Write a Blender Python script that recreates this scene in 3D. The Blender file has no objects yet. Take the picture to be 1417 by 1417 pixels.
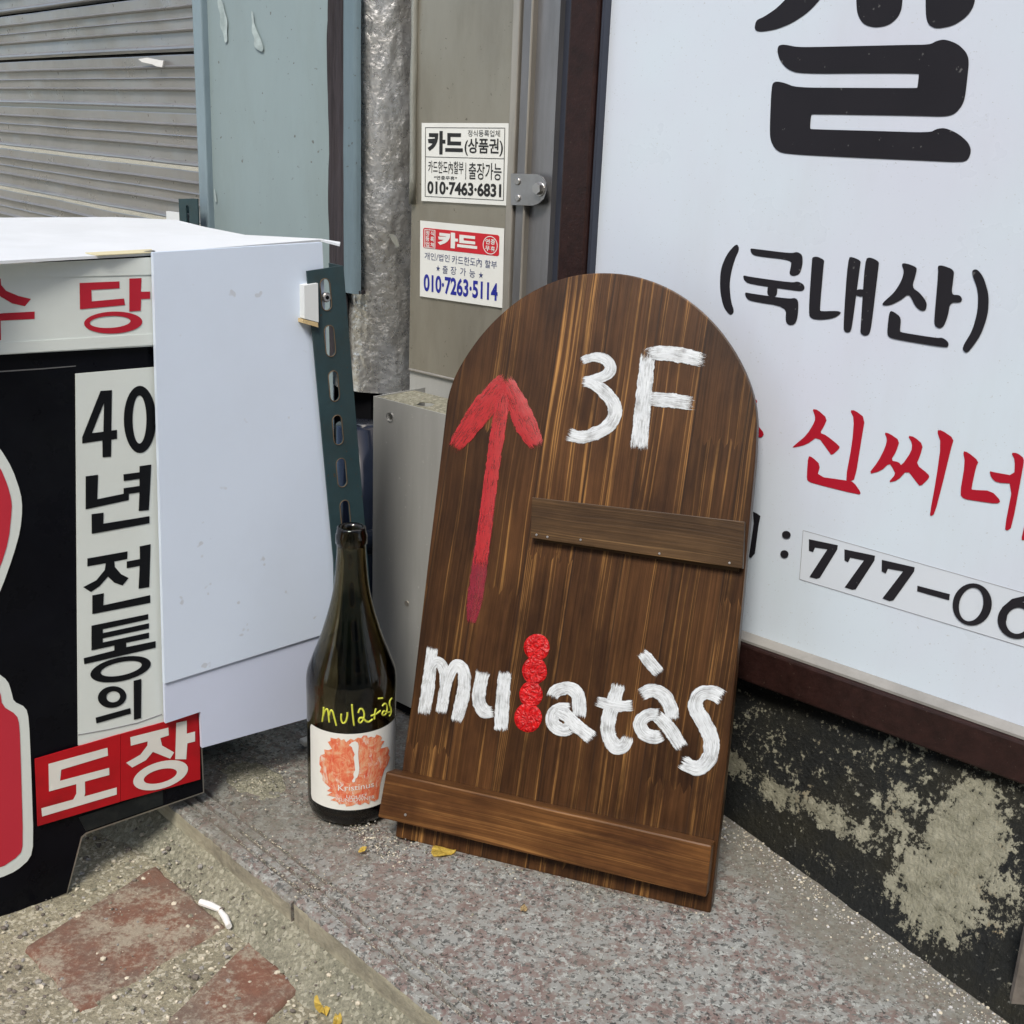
import bpy, bmesh, math, random
from math import radians, sin, cos, pi, sqrt, atan2
from mathutils import Vector, Matrix, noise
from mathutils.geometry import tessellate_polygon
random.seed(7)
SC = bpy.context.scene
COL = SC.collection
# ------------------------------------------------------------------ camera
F, CX = 1660.0, 708.5           # focal length and centre in pixels of the 1417 px photograph
EYE = Vector((0, 0, .65))
UP = -Vector(((490 - CX) / F, -(5900 - CX) / F, -1)).normalized()
FW = Vector((0, 0, -1)); FW = (FW - UP * FW.dot(UP)).normalized()
RT = FW.cross(UP)
W = Matrix((RT, FW, UP))        # camera axes -> world axes
cam = bpy.data.cameras.new('camera')
co = bpy.data.objects.new('camera', cam); COL.objects.link(co)
co.matrix_world = Matrix.Translation(EYE) @ W.to_4x4()
cam.sensor_width = 36; cam.lens = 36 * F / 1417; cam.clip_start = .02; cam.clip_end = 400
SC.camera = co
# ------------------------------------------------------------------ light
SUN_EL, SUN_AZ = radians(50), radians(196)
wd = bpy.data.worlds.new('World'); SC.world = wd; wd.use_nodes = True
wn = wd.node_tree
sky = wn.nodes.new('ShaderNodeTexSky'); sky.sky_type = 'NISHITA'; sky.sun_disc = False
sky.sun_elevation = SUN_EL; sky.sun_rotation = SUN_AZ; sky.dust_density = 2.5; sky.air_density = 1.0; sky.ozone_density = 1.0
wn.links.new(sky.outputs[0], wn.nodes['Background'].inputs[0])
wn.nodes['Background'].inputs[1].default_value = .125
sl = bpy.data.lights.new('sun', 'SUN'); sl.energy = 1.9; sl.angle = radians(16); sl.color = (1, .95, .86)
so = bpy.data.objects.new('sun', sl); COL.objects.link(so)
sd = Vector((sin(SUN_AZ) * cos(SUN_EL), cos(SUN_AZ) * cos(SUN_EL), sin(SUN_EL)))
so.rotation_euler = sd.to_track_quat('Z', 'Y').to_euler()
SC.view_settings.view_transform = 'Standard'; SC.view_settings.look = 'None'
SC.view_settings.exposure = 0.72; SC.view_settings.gamma = 1

# ------------------------------------------------------------------ geometry helpers
Z = Vector((0, 0, 1))
def ray(x, y): return (W @ Vector(((x - CX) / F, -(y - CX) / F, -1))).normalized()
class Plane:
    """a real plane of the place: origin o, right u, up v, outward normal n"""
    def __init__(s, o, u, v): s.o = Vector(o); s.u = Vector(u).normalized(); s.v = Vector(v).normalized(); s.n = s.u.cross(s.v)
    def px(s, x, y, off=0.):
        r = ray(x, y); o = s.o + s.n * off; return EYE + r * ((o - EYE).dot(s.n) / r.dot(s.n))
    def at(s, a, b, off=0.): return s.o + s.u * a + s.v * b + s.n * off
    def uv(s, p): d = p - s.o; return d.dot(s.u), d.dot(s.v)
    def pxuv(s, x, y, off=0.): return s.uv(s.px(x, y, off))
def azd(a): return Vector((sin(radians(a)), cos(radians(a)), 0))
def floor_px(x, y, z=0.): return Plane((0, 0, z), (1, 0, 0), (0, 1, 0)).px(x, y)
PR = Plane(floor_px(999, 1126), azd(-48.5) * -1, Z)          # right-hand facade, sign frame face
PL = Plane(floor_px(100, 1235, -.05), azd(50.5), Z)          # face of the stamp-shop box
PS = Plane(PR.px(272, 0, -.13), azd(-40) * -1, Z)            # roller shutter

def tag(o, label=None, cat=None, group=None, kind=None):
    if label: o['label'] = label
    if cat: o['category'] = cat
    if group: o['group'] = group
    if kind: o['kind'] = kind
    return o
def thing(name, loc, label, cat, group=None):
    o = bpy.data.objects.new(name, None); o.empty_display_size = .05; COL.objects.link(o); o.location = loc
    return tag(o, label, cat, group)
def link(name, me, mat, parent=None, smooth=False, base=None):
    o = bpy.data.objects.new(name, me); COL.objects.link(o)
    if mat: me.materials.append(mat)
    b = Vector(parent.location) if parent else (Vector(base) if base else Vector((0, 0, 0)))
    if parent and parent.parent: b = b + Vector(parent.parent.location)
    me.transform(Matrix.Translation(-b))
    if parent: o.parent = parent
    elif base: o.location = base
    if smooth:
        for p in me.polygons: p.use_smooth = True
    return o
class MB:
    def __init__(s): s.bm = bmesh.new()
    def box(s, o, x, y, z, bev=0., seg=1):
        """o corner, x y z full edge vectors"""
        o, x, y, z = map(Vector, (o, x, y, z))
        if x.cross(y).dot(z) < 0: x, y = y, x
        vs = [s.bm.verts.new(o + x * i + y * j + z * k) for k in (0, 1) for j in (0, 1) for i in (0, 1)]
        fs = [s.bm.faces.new([vs[i] for i in q]) for q in ((0, 2, 3, 1), (4, 5, 7, 6), (0, 1, 5, 4), (2, 6, 7, 3), (0, 4, 6, 2), (1, 3, 7, 5))]
        if bev:
            es = {e for f in fs for e in f.edges}
            bmesh.ops.bevel(s.bm, geom=list(es), offset=bev, segments=seg, profile=.5, affect='EDGES')
        return s
    def prism(s, loop, ext, holes=()):
        """polygon loop (3D, planar) with holes, extruded by ext"""
        ext = Vector(ext); loops = [list(map(Vector, l)) for l in [loop] + list(holes)]
        tris = tessellate_polygon(flat(loops))
        allv = [p for l in loops for p in l]
        a = [s.bm.verts.new(p) for p in allv]; b = [s.bm.verts.new(p + ext) for p in allv] if ext.length else None
        for t in tris:
            t = list(t)
            if len(set(t)) < 3: continue
            try:
                s.bm.faces.new([a[i] for i in t])
                if b: s.bm.faces.new([b[i] for i in t])
            except ValueError: pass
        if b:
            k = 0
            for l in loops:
                n = len(l)
                for i in range(n):
                    s.bm.faces.new((a[k + i], a[k + (i + 1) % n], b[k + (i + 1) % n], b[k + i]))
                k += n
        return s
    def tube(s, pts, r, n=12, cap=True):
        rings = []
        for i, p in enumerate(pts):
            p = Vector(p); d = Vector(pts[min(i + 1, len(pts) - 1)]) - Vector(pts[max(i - 1, 0)]); d.normalize()
            a = d.orthogonal().normalized() if not rings else (a - d * a.dot(d)).normalized()
            b = d.cross(a); rr = r[i] if isinstance(r, (list, tuple)) else r
            rings.append([s.bm.verts.new(p + (a * cos(t) + b * sin(t)) * rr) for t in [2 * pi * k / n for k in range(n)]])
        for q, w in zip(rings, rings[1:]):
            for k in range(n): s.bm.faces.new((q[k], q[(k + 1) % n], w[(k + 1) % n], w[k]))
        if cap: s.bm.faces.new(rings[0][::-1]); s.bm.faces.new(rings[-1])
        return s
    def disc(s, c, n, r, h, seg=14, dome=.0):
        c = Vector(c); n = Vector(n).normalized(); return s.tube([c, c + n * h * .7, c + n * h], [r, r, r * (.8 if dome else .95)], seg)
    def done(s, name, mat, parent=None, smooth=False, base=None, fix=True):
        if fix: bmesh.ops.recalc_face_normals(s.bm, faces=s.bm.faces)
        me = bpy.data.meshes.new(name); s.bm.to_mesh(me); s.bm.free()
        return link(name, me, mat, parent, smooth, base)
def flat(loops):
    """tessellate_polygon wants a clean plane: express the loops in a 2D basis"""
    l = loops[0]; n = Vector((0, 0, 0))
    for i in range(len(l)): n += (l[i] - l[0]).cross(l[(i + 1) % len(l)] - l[0])
    n.normalize(); a = n.orthogonal().normalized(); b = n.cross(a)
    return [[Vector((p.dot(a), p.dot(b), 0)) for p in q] for q in loops]
def grid(name, P, nu, nv, mat, parent=None, smooth=True, uvs=None, base=None):
    """P(i/nu, j/nv) -> point"""
    vs = [P(i / nu, j / nv) for j in range(nv + 1) for i in range(nu + 1)]
    fs = [(j * (nu + 1) + i, j * (nu + 1) + i + 1, (j + 1) * (nu + 1) + i + 1, (j + 1) * (nu + 1) + i) for j in range(nv) for i in range(nu)]
    me = bpy.data.meshes.new(name); me.from_pydata(vs, [], fs); me.update()
    return link(name, me, mat, parent, smooth, base)
def chaikin(l, n=1):
    for _ in range(n):
        q = []
        for i in range(len(l)):
            a, b = l[i], l[(i + 1) % len(l)]
            q.append((a[0] * .78 + b[0] * .22, a[1] * .78 + b[1] * .22)); q.append((a[0] * .22 + b[0] * .78, a[1] * .22 + b[1] * .78))
        l = q
    return l
def ell(cx, cy, rx, ry, rot=0, n=36):
    c, s_ = cos(radians(rot)), sin(radians(rot))
    return [(cx + rx * cos(t) * c - ry * sin(t) * s_, cy + rx * cos(t) * s_ + ry * sin(t) * c) for t in [2 * pi * k / n for k in range(n)]]
def zoomed(x0, y0, s): return lambda p: (x0 + p[0] / s, y0 + p[1] / s)
def print_on(name, plane, off, shapes, mat, parent, tr=lambda p: p, smooth=0):
    """vinyl lettering on a real plane, one object per letter piece; each shape is a loop or (loop, hole, ...)"""
    for i, sh in enumerate(shapes):
        ls = [sh] if isinstance(sh[0][0], (int, float)) else list(sh); m = MB(); o = off + .00004 * i
        ls3 = [[plane.px(*tr(p), o) for p in (chaikin(l, smooth) if smooth else l)] for l in ls]
        m.prism(ls3[0], (0, 0, 0), ls3[1:]); o = m.done(name, mat, parent, fix=False)
        for p in o.data.polygons:
            if p.normal.dot(plane.n) < 0: p.flip()
def text_mesh(s, weight=0.):
    cu = bpy.data.curves.new('t', 'FONT'); cu.body = s; cu.offset = weight; cu.resolution_u = 5
    o = bpy.data.objects.new('t', cu); COL.objects.link(o); bpy.context.view_layer.update()
    me = bpy.data.meshes.new_from_object(o.evaluated_get(bpy.context.evaluated_depsgraph_get()))
    bpy.data.objects.remove(o); bpy.data.curves.remove(cu)
    return me
def text_fit(name, s, f, rect, mat, parent, weight=0.):
    """text squeezed into rect (s0,t0,s1,t1), t running down; f(s,t) -> world point"""
    me = text_mesh(s, weight); xs = [v.co.x for v in me.vertices]; ys = [v.co.y for v in me.vertices]
    x0, x1, y0, y1 = min(xs), max(xs), min(ys), max(ys)
    for v in me.vertices:
        a = (v.co.x - x0) / (x1 - x0); b = (y1 - v.co.y) / (y1 - y0)
        v.co = f(rect[0] + a * (rect[2] - rect[0]), rect[1] + b * (rect[3] - rect[1]))
    me.name = name
    return link(name, me, mat, parent)

# ------------------------------------------------------------------ material helpers
class NT:
    def __init__(s, name):
        s.m = bpy.data.materials.new(name); s.m.use_nodes = True; s.t = s.m.node_tree
        s.b = s.t.nodes['Principled BSDF']; s.out = s.t.nodes['Material Output']
        s.co = s.n('ShaderNodeTexCoord').outputs['Object']
    def n(s, k, **a):
        q = s.t.nodes.new(k)
        for x, y in a.items(): setattr(q, x, y)
        return q
    def L(s, a, b): s.t.links.new(a, b)
    def put(s, sock, v):
        if hasattr(v, 'is_linked') or isinstance(v, bpy.types.NodeSocket): s.L(v, sock)
        else: sock.default_value = (*v, 1) if isinstance(v, tuple) and len(v) == 3 and sock.type == 'RGBA' else v
    def map(s, sc=(1, 1, 1), rot=(0, 0, 0), loc=(0, 0, 0), co=None):
        q = s.n('ShaderNodeMapping'); s.L(co or s.co, q.inputs[0])
        q.inputs['Scale'].default_value = sc; q.inputs['Rotation'].default_value = rot; q.inputs['Location'].default_value = loc
        return q.outputs[0]
    def noise(s, scale, co=None, detail=4, rough=.55, dist=0, out=0):
        q = s.n('ShaderNodeTexNoise'); q.inputs['Scale'].default_value = scale; q.inputs['Detail'].default_value = detail
        q.inputs['Roughness'].default_value = rough; q.inputs['Distortion'].default_value = dist
        s.L(co or s.co, q.inputs['Vector']); return q.outputs[out]
    def vor(s, scale, co=None, feature='F1', out='Distance', rnd=1.):
        q = s.n('ShaderNodeTexVoronoi', feature=feature); q.inputs['Scale'].default_value = scale
        q.inputs['Randomness'].default_value = rnd
        s.L(co or s.co, q.inputs['Vector']); return q.outputs[out]
    def ramp(s, v, stops, interp='LINEAR'):
        q = s.n('ShaderNodeValToRGB'); s.L(v, q.inputs[0]); r = q.color_ramp; r.interpolation = interp
        while len(r.elements) < len(stops): r.elements.new(.5)
        for e, (p, c) in zip(r.elements, stops):
            e.position = p; e.color = (c, c, c, 1) if isinstance(c, (int, float)) else (*c, 1)
        return q.outputs[0]
    def math(s, op, a, b=0., c=0., clamp=False):
        q = s.n('ShaderNodeMath', operation=op, use_clamp=clamp); s.put(q.inputs[0], a); s.put(q.inputs[1], b); s.put(q.inputs[2], c); return q.outputs[0]
    def mix(s, f, a, b, mode='MIX'):
        q = s.n('ShaderNodeMix', data_type='RGBA', blend_type=mode); s.put(q.inputs[0], f); s.put(q.inputs[6], a); s.put(q.inputs[7], b); return q.outputs[2]
    def sep(s, v):
        q = s.n('ShaderNodeSeparateXYZ'); s.L(v, q.inputs[0]); return q.outputs
    def bump(s, h, st=.3, d=.001, nrm=None):
        q = s.n('ShaderNodeBump'); q.inputs['Strength'].default_value = st; q.inputs['Distance'].default_value = d; s.L(h, q.inputs['Height'])
        if nrm: s.L(nrm, q.inputs['Normal'])
        s.L(q.outputs[0], s.b.inputs['Normal']); return q.outputs[0]
    def set(s, col=None, rough=None, metal=None, **k):
        if col is not None: s.put(s.b.inputs['Base Color'], col)
        if rough is not None: s.put(s.b.inputs['Roughness'], rough)
        if metal is not None: s.put(s.b.inputs['Metallic'], metal)
        for a, v in k.items(): s.put(s.b.inputs[a.replace('_', ' ')], v)
        return s
M = {}
def plain(name, col, rough=.5, metal=0., var=.12, dirt=None, dscale=14, bump=.15, bscale=60, stretch=(1, 1, 1), spots=None, amt=.5, **k):
    """painted / plastic surface with tone variation, dirt patches and specks"""
    t = NT(name); c = t.map(stretch)
    v = t.ramp(t.noise(dscale, c, 6, .65), [(.25, 1 - var), (.75, 1 + var)])
    base = t.mix(1., tuple(col), v, 'MULTIPLY')
    if dirt: base = t.mix(t.math('MULTIPLY', t.ramp(t.noise(dscale * .6, t.map(stretch, loc=(3, 1, 7)), 8, .7), [(.48, 0), (.72, 1)]), amt), base, tuple(dirt))
    if spots: base = t.mix(t.ramp(t.noise(bscale * 3, None, 2), [(.70, 0), (.74, .8)]), base, tuple(spots))
    r = t.math('ADD', t.math('MULTIPLY', t.noise(dscale * 2, c, 5), .3), rough - .15)
    t.set(base, r, metal, **k)
    if bump: t.bump(t.noise(bscale, c, 5, .6), bump, .002)
    M[name] = t.m; return t.m
plain('foam_white', (.64, .73, .87), .42, var=.03, dirt=(.52, .58, .66), dscale=4, bump=.05, bscale=20, spots=(.50, .54, .61), amt=.25)
plain('foam_lower', (.58, .64, .80), .42, var=.03, dirt=(.5, .54, .64), dscale=5, bump=.05, bscale=20, amt=.2)
plain('foam_edge', (.66, .69, .70), .7, var=.05, bump=0)
plain('sheet_top', (.74, .77, .80), .5, var=.03, dirt=(.5, .52, .5), dscale=8, bump=.05, bscale=12, amt=.3)
plain('tan_card', (.62, .56, .36), .8)
plain('panel_white', (.66, .71, .69), .35, var=.03, dirt=(.5, .52, .49), dscale=9, bump=.06, bscale=15, amt=.25)
plain('vinyl_red', (.42, .018, .035), .4, var=.05, bump=.05, Specular_IOR_Level=.2)
plain('stamp_red', (.50, .03, .05), .33, var=.04, bump=.03, Specular_IOR_Level=.2)
plain('vinyl_sign_red', (.36, .008, .022), .4, var=.03, bump=.02, Specular_IOR_Level=.2)
plain('sticker_red', (.42, .006, .012), .42, var=.12, dirt=(.16, .01, .012), dscale=25, bump=.12, bscale=40, Specular_IOR_Level=.25)
plain('vinyl_black', (.006, .007, .009), .4, var=.1, bump=.05, Specular_IOR_Level=.15)
plain('sign_ink', (.015, .014, .018), .5, var=.1, bump=.03, spots=(.12, .12, .12), Specular_IOR_Level=.2)
plain('raised_white', (.70, .69, .65), .4, var=.04, bump=.6, bscale=28)
plain('black_board', (.003, .0035, .006), .3, var=.3, bump=.03, bscale=20, dirt=(.012, .014, .016), dscale=18, amt=.3, Specular_IOR_Level=.10)
plain('black_board_dirty', (.008, .011, .013), .45, var=.3, bump=.3, bscale=50, dirt=(.045, .05, .045), dscale=20, amt=.6, Specular_IOR_Level=.2)
plain('paint_teal', (.235, .30, .315), .5, var=.08, dirt=(.18, .22, .20), dscale=5, bump=.22, bscale=45, stretch=(1.6, 1.6, .5), spots=(.09, .08, .07), amt=.5)
plain('paint_run', (.36, .43, .43), .5, var=.35, dirt=(.22, .28, .28), dscale=60, amt=.9)
plain('paint_teal_post', (.13, .185, .215), .45, var=.16, dirt=(.06, .07, .08), dscale=12, bump=.5, bscale=40, stretch=(2, 2, .35), spots=(.04, .04, .04))
plain('teal_trim', (.21, .28, .32), .45, var=.1, dirt=(.1, .13, .15), dscale=20, bump=.4, bscale=50, stretch=(2, 2, .4))
plain('old_wood', (.045, .040, .045), .85, var=.5, dirt=(.008, .008, .009), dscale=40, bump=1., bscale=70, stretch=(3, 3, .12), amt=.9, Specular_IOR_Level=.2)
plain('shutter_grey', (.33, .325, .32), .32, .55, var=.10, dirt=(.17, .165, .15), dscale=6, bump=.22, bscale=30, stretch=(1, 1, 1.6), spots=(.09, .07, .055), amt=.5)
plain('steel_taupe', (.325, .305, .255), .34, .6, var=.16, dirt=(.175, .158, .13), dscale=8, bump=.14, bscale=60, stretch=(1.6, 1.6, .5), spots=(.14, .12, .10), amt=.6)
plain('steel_edge', (.40, .375, .33), .42, .6, var=.10, dirt=(.2, .18, .15), dscale=20, bump=.1, stretch=(2, 2, .3))
plain('steel_grey', (.24, .24, .25), .36, .6, var=.18, dirt=(.10, .10, .10), dscale=12, bump=.12, stretch=(2, 2, .3), amt=.6)
plain('steel_dark', (.050, .057, .080), .40, .4, var=.2, dirt=(.02, .02, .03), dscale=12, bump=.1, stretch=(2, 2, .3))
plain('steel_box', (.47, .475, .46), .36, .4, var=.14, dirt=(.33, .335, .31), dscale=7, bump=.08, bscale=60, stretch=(2.2, 2.2, .22), spots=(.62, .62, .6), amt=.7)
plain('bracket_zinc', (.34, .34, .345), .35, .8, var=.1, dirt=(.18, .18, .18), dscale=30)
plain('bolt_metal', (.42, .41, .40), .35, .9, var=.15)
plain('navy_plastic', (.012, .017, .034), .15, var=.3, bump=.1, bscale=10)
plain('dark_void', (.005, .005, .006), .9, Specular_IOR_Level=.05)
plain('sign_frame_brown', (.022, .0085, .007), .45, var=.4, dirt=(.008, .004, .003), dscale=30, bump=.25, bscale=120, stretch=(2.5, 2.5, 2.5), spots=(.07, .05, .04), amt=.6, Specular_IOR_Level=.3)
plain('frame_alu', (.30, .29, .27), .5, .2, var=.15, dirt=(.12, .12, .11), dscale=16)
plain('film_clear', (.58, .63, .69), .35, var=.02, bump=.03)
plain('film_edge', (.28, .28, .30), .6)
plain('angle_teal', (.030, .060, .070), .45, .1, var=.2, dirt=(.05, .045, .03), dscale=22, bump=.3, bscale=80, spots=(.08, .05, .03), amt=.35, Specular_IOR_Level=.3)
plain('angle_rust', (.11, .075, .045), .8, .1, var=.4)
plain('sticker_white', (.72, .73, .69), .42, var=.03, dirt=(.6, .6, .55), dscale=30, bump=.03, amt=.3)
plain('ink_black', (.012, .012, .012), .5, var=.1, bump=0)
plain('ink_blue', (.012, .018, .26), .5, var=.1, bump=0)
plain('ink_navy', (.022, .035, .13), .5, var=.1, bump=0)
plain('ink_red', (.52, .012, .022), .45, var=.1, bump=0)
plain('stone_grey', (.16, .14, .12), .75, var=.3, dirt=(.06, .052, .045), dscale=60, bump=.5, bscale=150, Specular_IOR_Level=.2)
plain('paper_white', (.74, .74, .72), .8, var=.05, bump=.3, bscale=200)
plain('leaf_yellow', (.74, .56, .12), .6, var=.2, dirt=(.35, .22, .05), dscale=120, bump=.3, bscale=200, amt=.5)
plain('leaf_tan', (.55, .42, .22), .7, var=.2, dirt=(.3, .2, .1), dscale=120, bump=.3, bscale=200)
plain('pebble_pale', (.56, .51, .40), .85, var=.3, bump=.4, bscale=300)
plain('pebble_grey', (.28, .27, .25), .85, var=.3, bump=.4, bscale=300)
plain('stone_white', (.52, .52, .52), .8, var=.25, bump=.8, bscale=200)
plain('marker_lime', (.52, .55, .06), .5, var=.15, bump=0)
plain('facade_pale', (.46, .40, .32), .85, var=.1, bump=.3)
plain('plaster_wall', (.16, .155, .15), .85, var=.2, dirt=(.08, .08, .08), bump=.5)

def mat_wood(name, tone, horiz=False, light=1.):
    """dark stained laminated pine; grain along local y (board) or x (strips). Uses UV in metres."""
    t = NT(name); uv = t.n('ShaderNodeUVMap').outputs[0]
    if horiz: uv = t.map((1, 1, 1), (0, 0, pi / 2), co=uv)
    s = t.sep(uv); x, y = s[0], s[1]
    sw = .046
    wob = t.math('MULTIPLY', t.math('SUBTRACT', t.noise(1.7, uv, 2), .5), .012)
    cell = t.math('FLOOR', t.math('DIVIDE', t.math('ADD', x, wob if horiz else .004), sw if not horiz else .5))
    w1 = t.n('ShaderNodeTexWhiteNoise', noise_dimensions='1D'); t.L(cell, w1.inputs[1])
    # finger joints: each stave is cut at its own heights, with stepped ends
    fing = t.math('MULTIPLY', t.math('PINGPONG', x, .0045), 2.2)
    yy = t.math('ADD', t.math('ADD', y, t.math('MULTIPLY', w1.outputs[0], .37)), fing)
    cy = t.math('FLOOR', t.math('DIVIDE', yy, .31 if not horiz else 9.))
    w2 = t.n('ShaderNodeTexWhiteNoise', noise_dimensions='2D')
    cv = t.n('ShaderNodeCombineXYZ'); t.L(cell, cv.inputs[0]); t.L(cy, cv.inputs[1]); t.L(cv.outputs[0], w2.inputs['Vector'])
    r = w2.outputs[0]; rc = w2.outputs[1]
    off = t.n('ShaderNodeVectorMath', operation='MULTIPLY_ADD'); t.L(rc, off.inputs[0]); off.inputs[1].default_value = (9, 9, 9); t.L(uv, off.inputs[2])
    o = off.outputs[0]
    # gentle bending of the grain
    bend = t.n('ShaderNodeVectorMath', operation='MULTIPLY_ADD'); t.L(t.noise(7, t.map((1.2, .5, 1), co=o), 2, out=1), bend.inputs[0]); bend.inputs[1].default_value = (.012, 0, 0); t.L(o, bend.inputs[2])
    g = bend.outputs[0]
    lines = t.math('ADD', t.math('MULTIPLY', t.noise(250, t.map((1, .006, 1), co=g), 1.5, .5), .62), t.math('MULTIPLY', t.noise(90, t.map((1, .010, 1), co=g), 1, .5), .38))
    fine = t.noise(520, t.map((1, .012, 1), co=g), 3, .7)
    blot = t.noise(16, t.map((1.3, .45, 1), co=o), 5, .65)
    thin = t.ramp(lines, [(.515, 0), (.56, .2), (.572, .95), (.585, .95), (.602, .1)])
    dk, md, lt = tone
    c = t.mix(t.ramp(blot, [(.32, 0), (.74, 1)]), tuple(dk), tuple(md))
    c = t.mix(t.math('MULTIPLY', thin, t.ramp(blot, [(.38, .10), (.66, .80)])), c, tuple(lt))
    c = t.mix(1., c, t.ramp(fine, [(.3, .62), (.7, 1.4)]), 'MULTIPLY')
    c = t.mix(1., c, t.ramp(r, [(0, .74), (1, 1.22)]), 'MULTIPLY')
    # dark seams between staves, a few knots
    sm = t.math('PINGPONG', t.math('ADD', x, .004), sw / 2)
    if not horiz: c = t.mix(t.math('MULTIPLY', t.math('LESS_THAN', sm, .0008), .6), c, (.012, .006, .004))
    kn = t.vor(9, t.map((1, .55, 1), co=g)); c = t.mix(t.ramp(kn, [(.015, .9), (.05, 0)]), c, (.02, .009, .005))
    t.set(c, t.math('ADD', t.math('MULTIPLY', fine, .14), .30), 0, Specular_IOR_Level=.22)
    t.bump(t.math('ADD', t.math('MULTIPLY', lines, .6), fine), .22, .0008)
    M[name] = t.m; return t.m
mat_wood('wood_panel', ((.021, .0082, .0030), (.080, .034, .0110), (.30, .152, .045)))
mat_wood('wood_rail', ((.045, .017, .006), (.155, .066, .019), (.26, .125, .040)), True)
mat_wood('wood_shelf', ((.035, .0185, .0085), (.090, .050, .021), (.18, .105, .045)), True)

def mat_paint(name, col, col2, alpha, dry=.5, bmp=.6):
    """brushed paint: UV = (metres along, 0..1 across), 'edge' = (0..1 from ends, 0..1 from edges)"""
    t = NT(name); uv = t.n('ShaderNodeUVMap', uv_map='UVMap').outputs[0]; e = t.sep(t.n('ShaderNodeUVMap', uv_map='edge').outputs[0])
    wv = t.n('ShaderNodeVectorMath', operation='MULTIPLY_ADD'); t.L(t.noise(60, uv, 2, .5, out=1), wv.inputs[0]); wv.inputs[1].default_value = (0, .16, 0); t.L(uv, wv.inputs[2]); uw = wv.outputs[0]
    st = t.noise(1, t.map((45, 9, 1), co=uw), 4, .65); st2 = t.noise(1, t.map((75, 26, 1), co=uw), 4, .75); pat = t.noise(90, t.co, 3, .6)
    rag = t.noise(1, t.map((160, 9, 1), co=uv), 3, .6)
    en = t.math('ADD', e[0], t.math('MULTIPLY', t.math('SUBTRACT', st2, .5), 2.2))
    ed = t.math('ADD', t.math('MULTIPLY', e[1], 6), t.math('MULTIPLY', t.math('SUBTRACT', rag, .5), 2.6))
    m = t.math('MINIMUM', t.ramp(en, [(.35, 0), (.55, 1)]), t.ramp(ed, [(.15, 0), (.5, 1)]))
    dr = t.ramp(t.math('ADD', t.math('MULTIPLY', pat, .35), t.math('ADD', t.math('MULTIPLY', st, .35), t.math('MULTIPLY', st2, .35))), [(.42, alpha - dry), (.54, alpha)])
    a = t.math('MULTIPLY', m, dr, clamp=True)
    c = t.mix(t.ramp(st2, [(.35, 0), (.65, 1)]), tuple(col2), tuple(col))
    t.set(c, .38, 0); t.L(a, t.b.inputs['Alpha'])
    t.bump(t.math('ADD', st2, st), bmp, .0012)
    M[name] = t.m; return t.m
mat_paint('paint_white', (.72, .76, .79), (.46, .49, .51), 1., .5)
mat_paint('paint_red_thin', (.50, .016, .020), (.30, .012, .016), .80, .34, .2)
mat_paint('paint_purple_thin', (.28, .010, .030), (.18, .010, .026), .74, .25, .2)
t = NT('paint_red_thick'); n_ = t.noise(120, None, 2, .5, 2.5)
t.set(t.mix(t.ramp(n_, [(.4, 0), (.6, 1)]), (.56, .006, .007), (.34, .003, .005)), .32, 0, Specular_IOR_Level=.35); t.bump(n_, .9, .003); M['paint_red_thick'] = t.m

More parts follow.
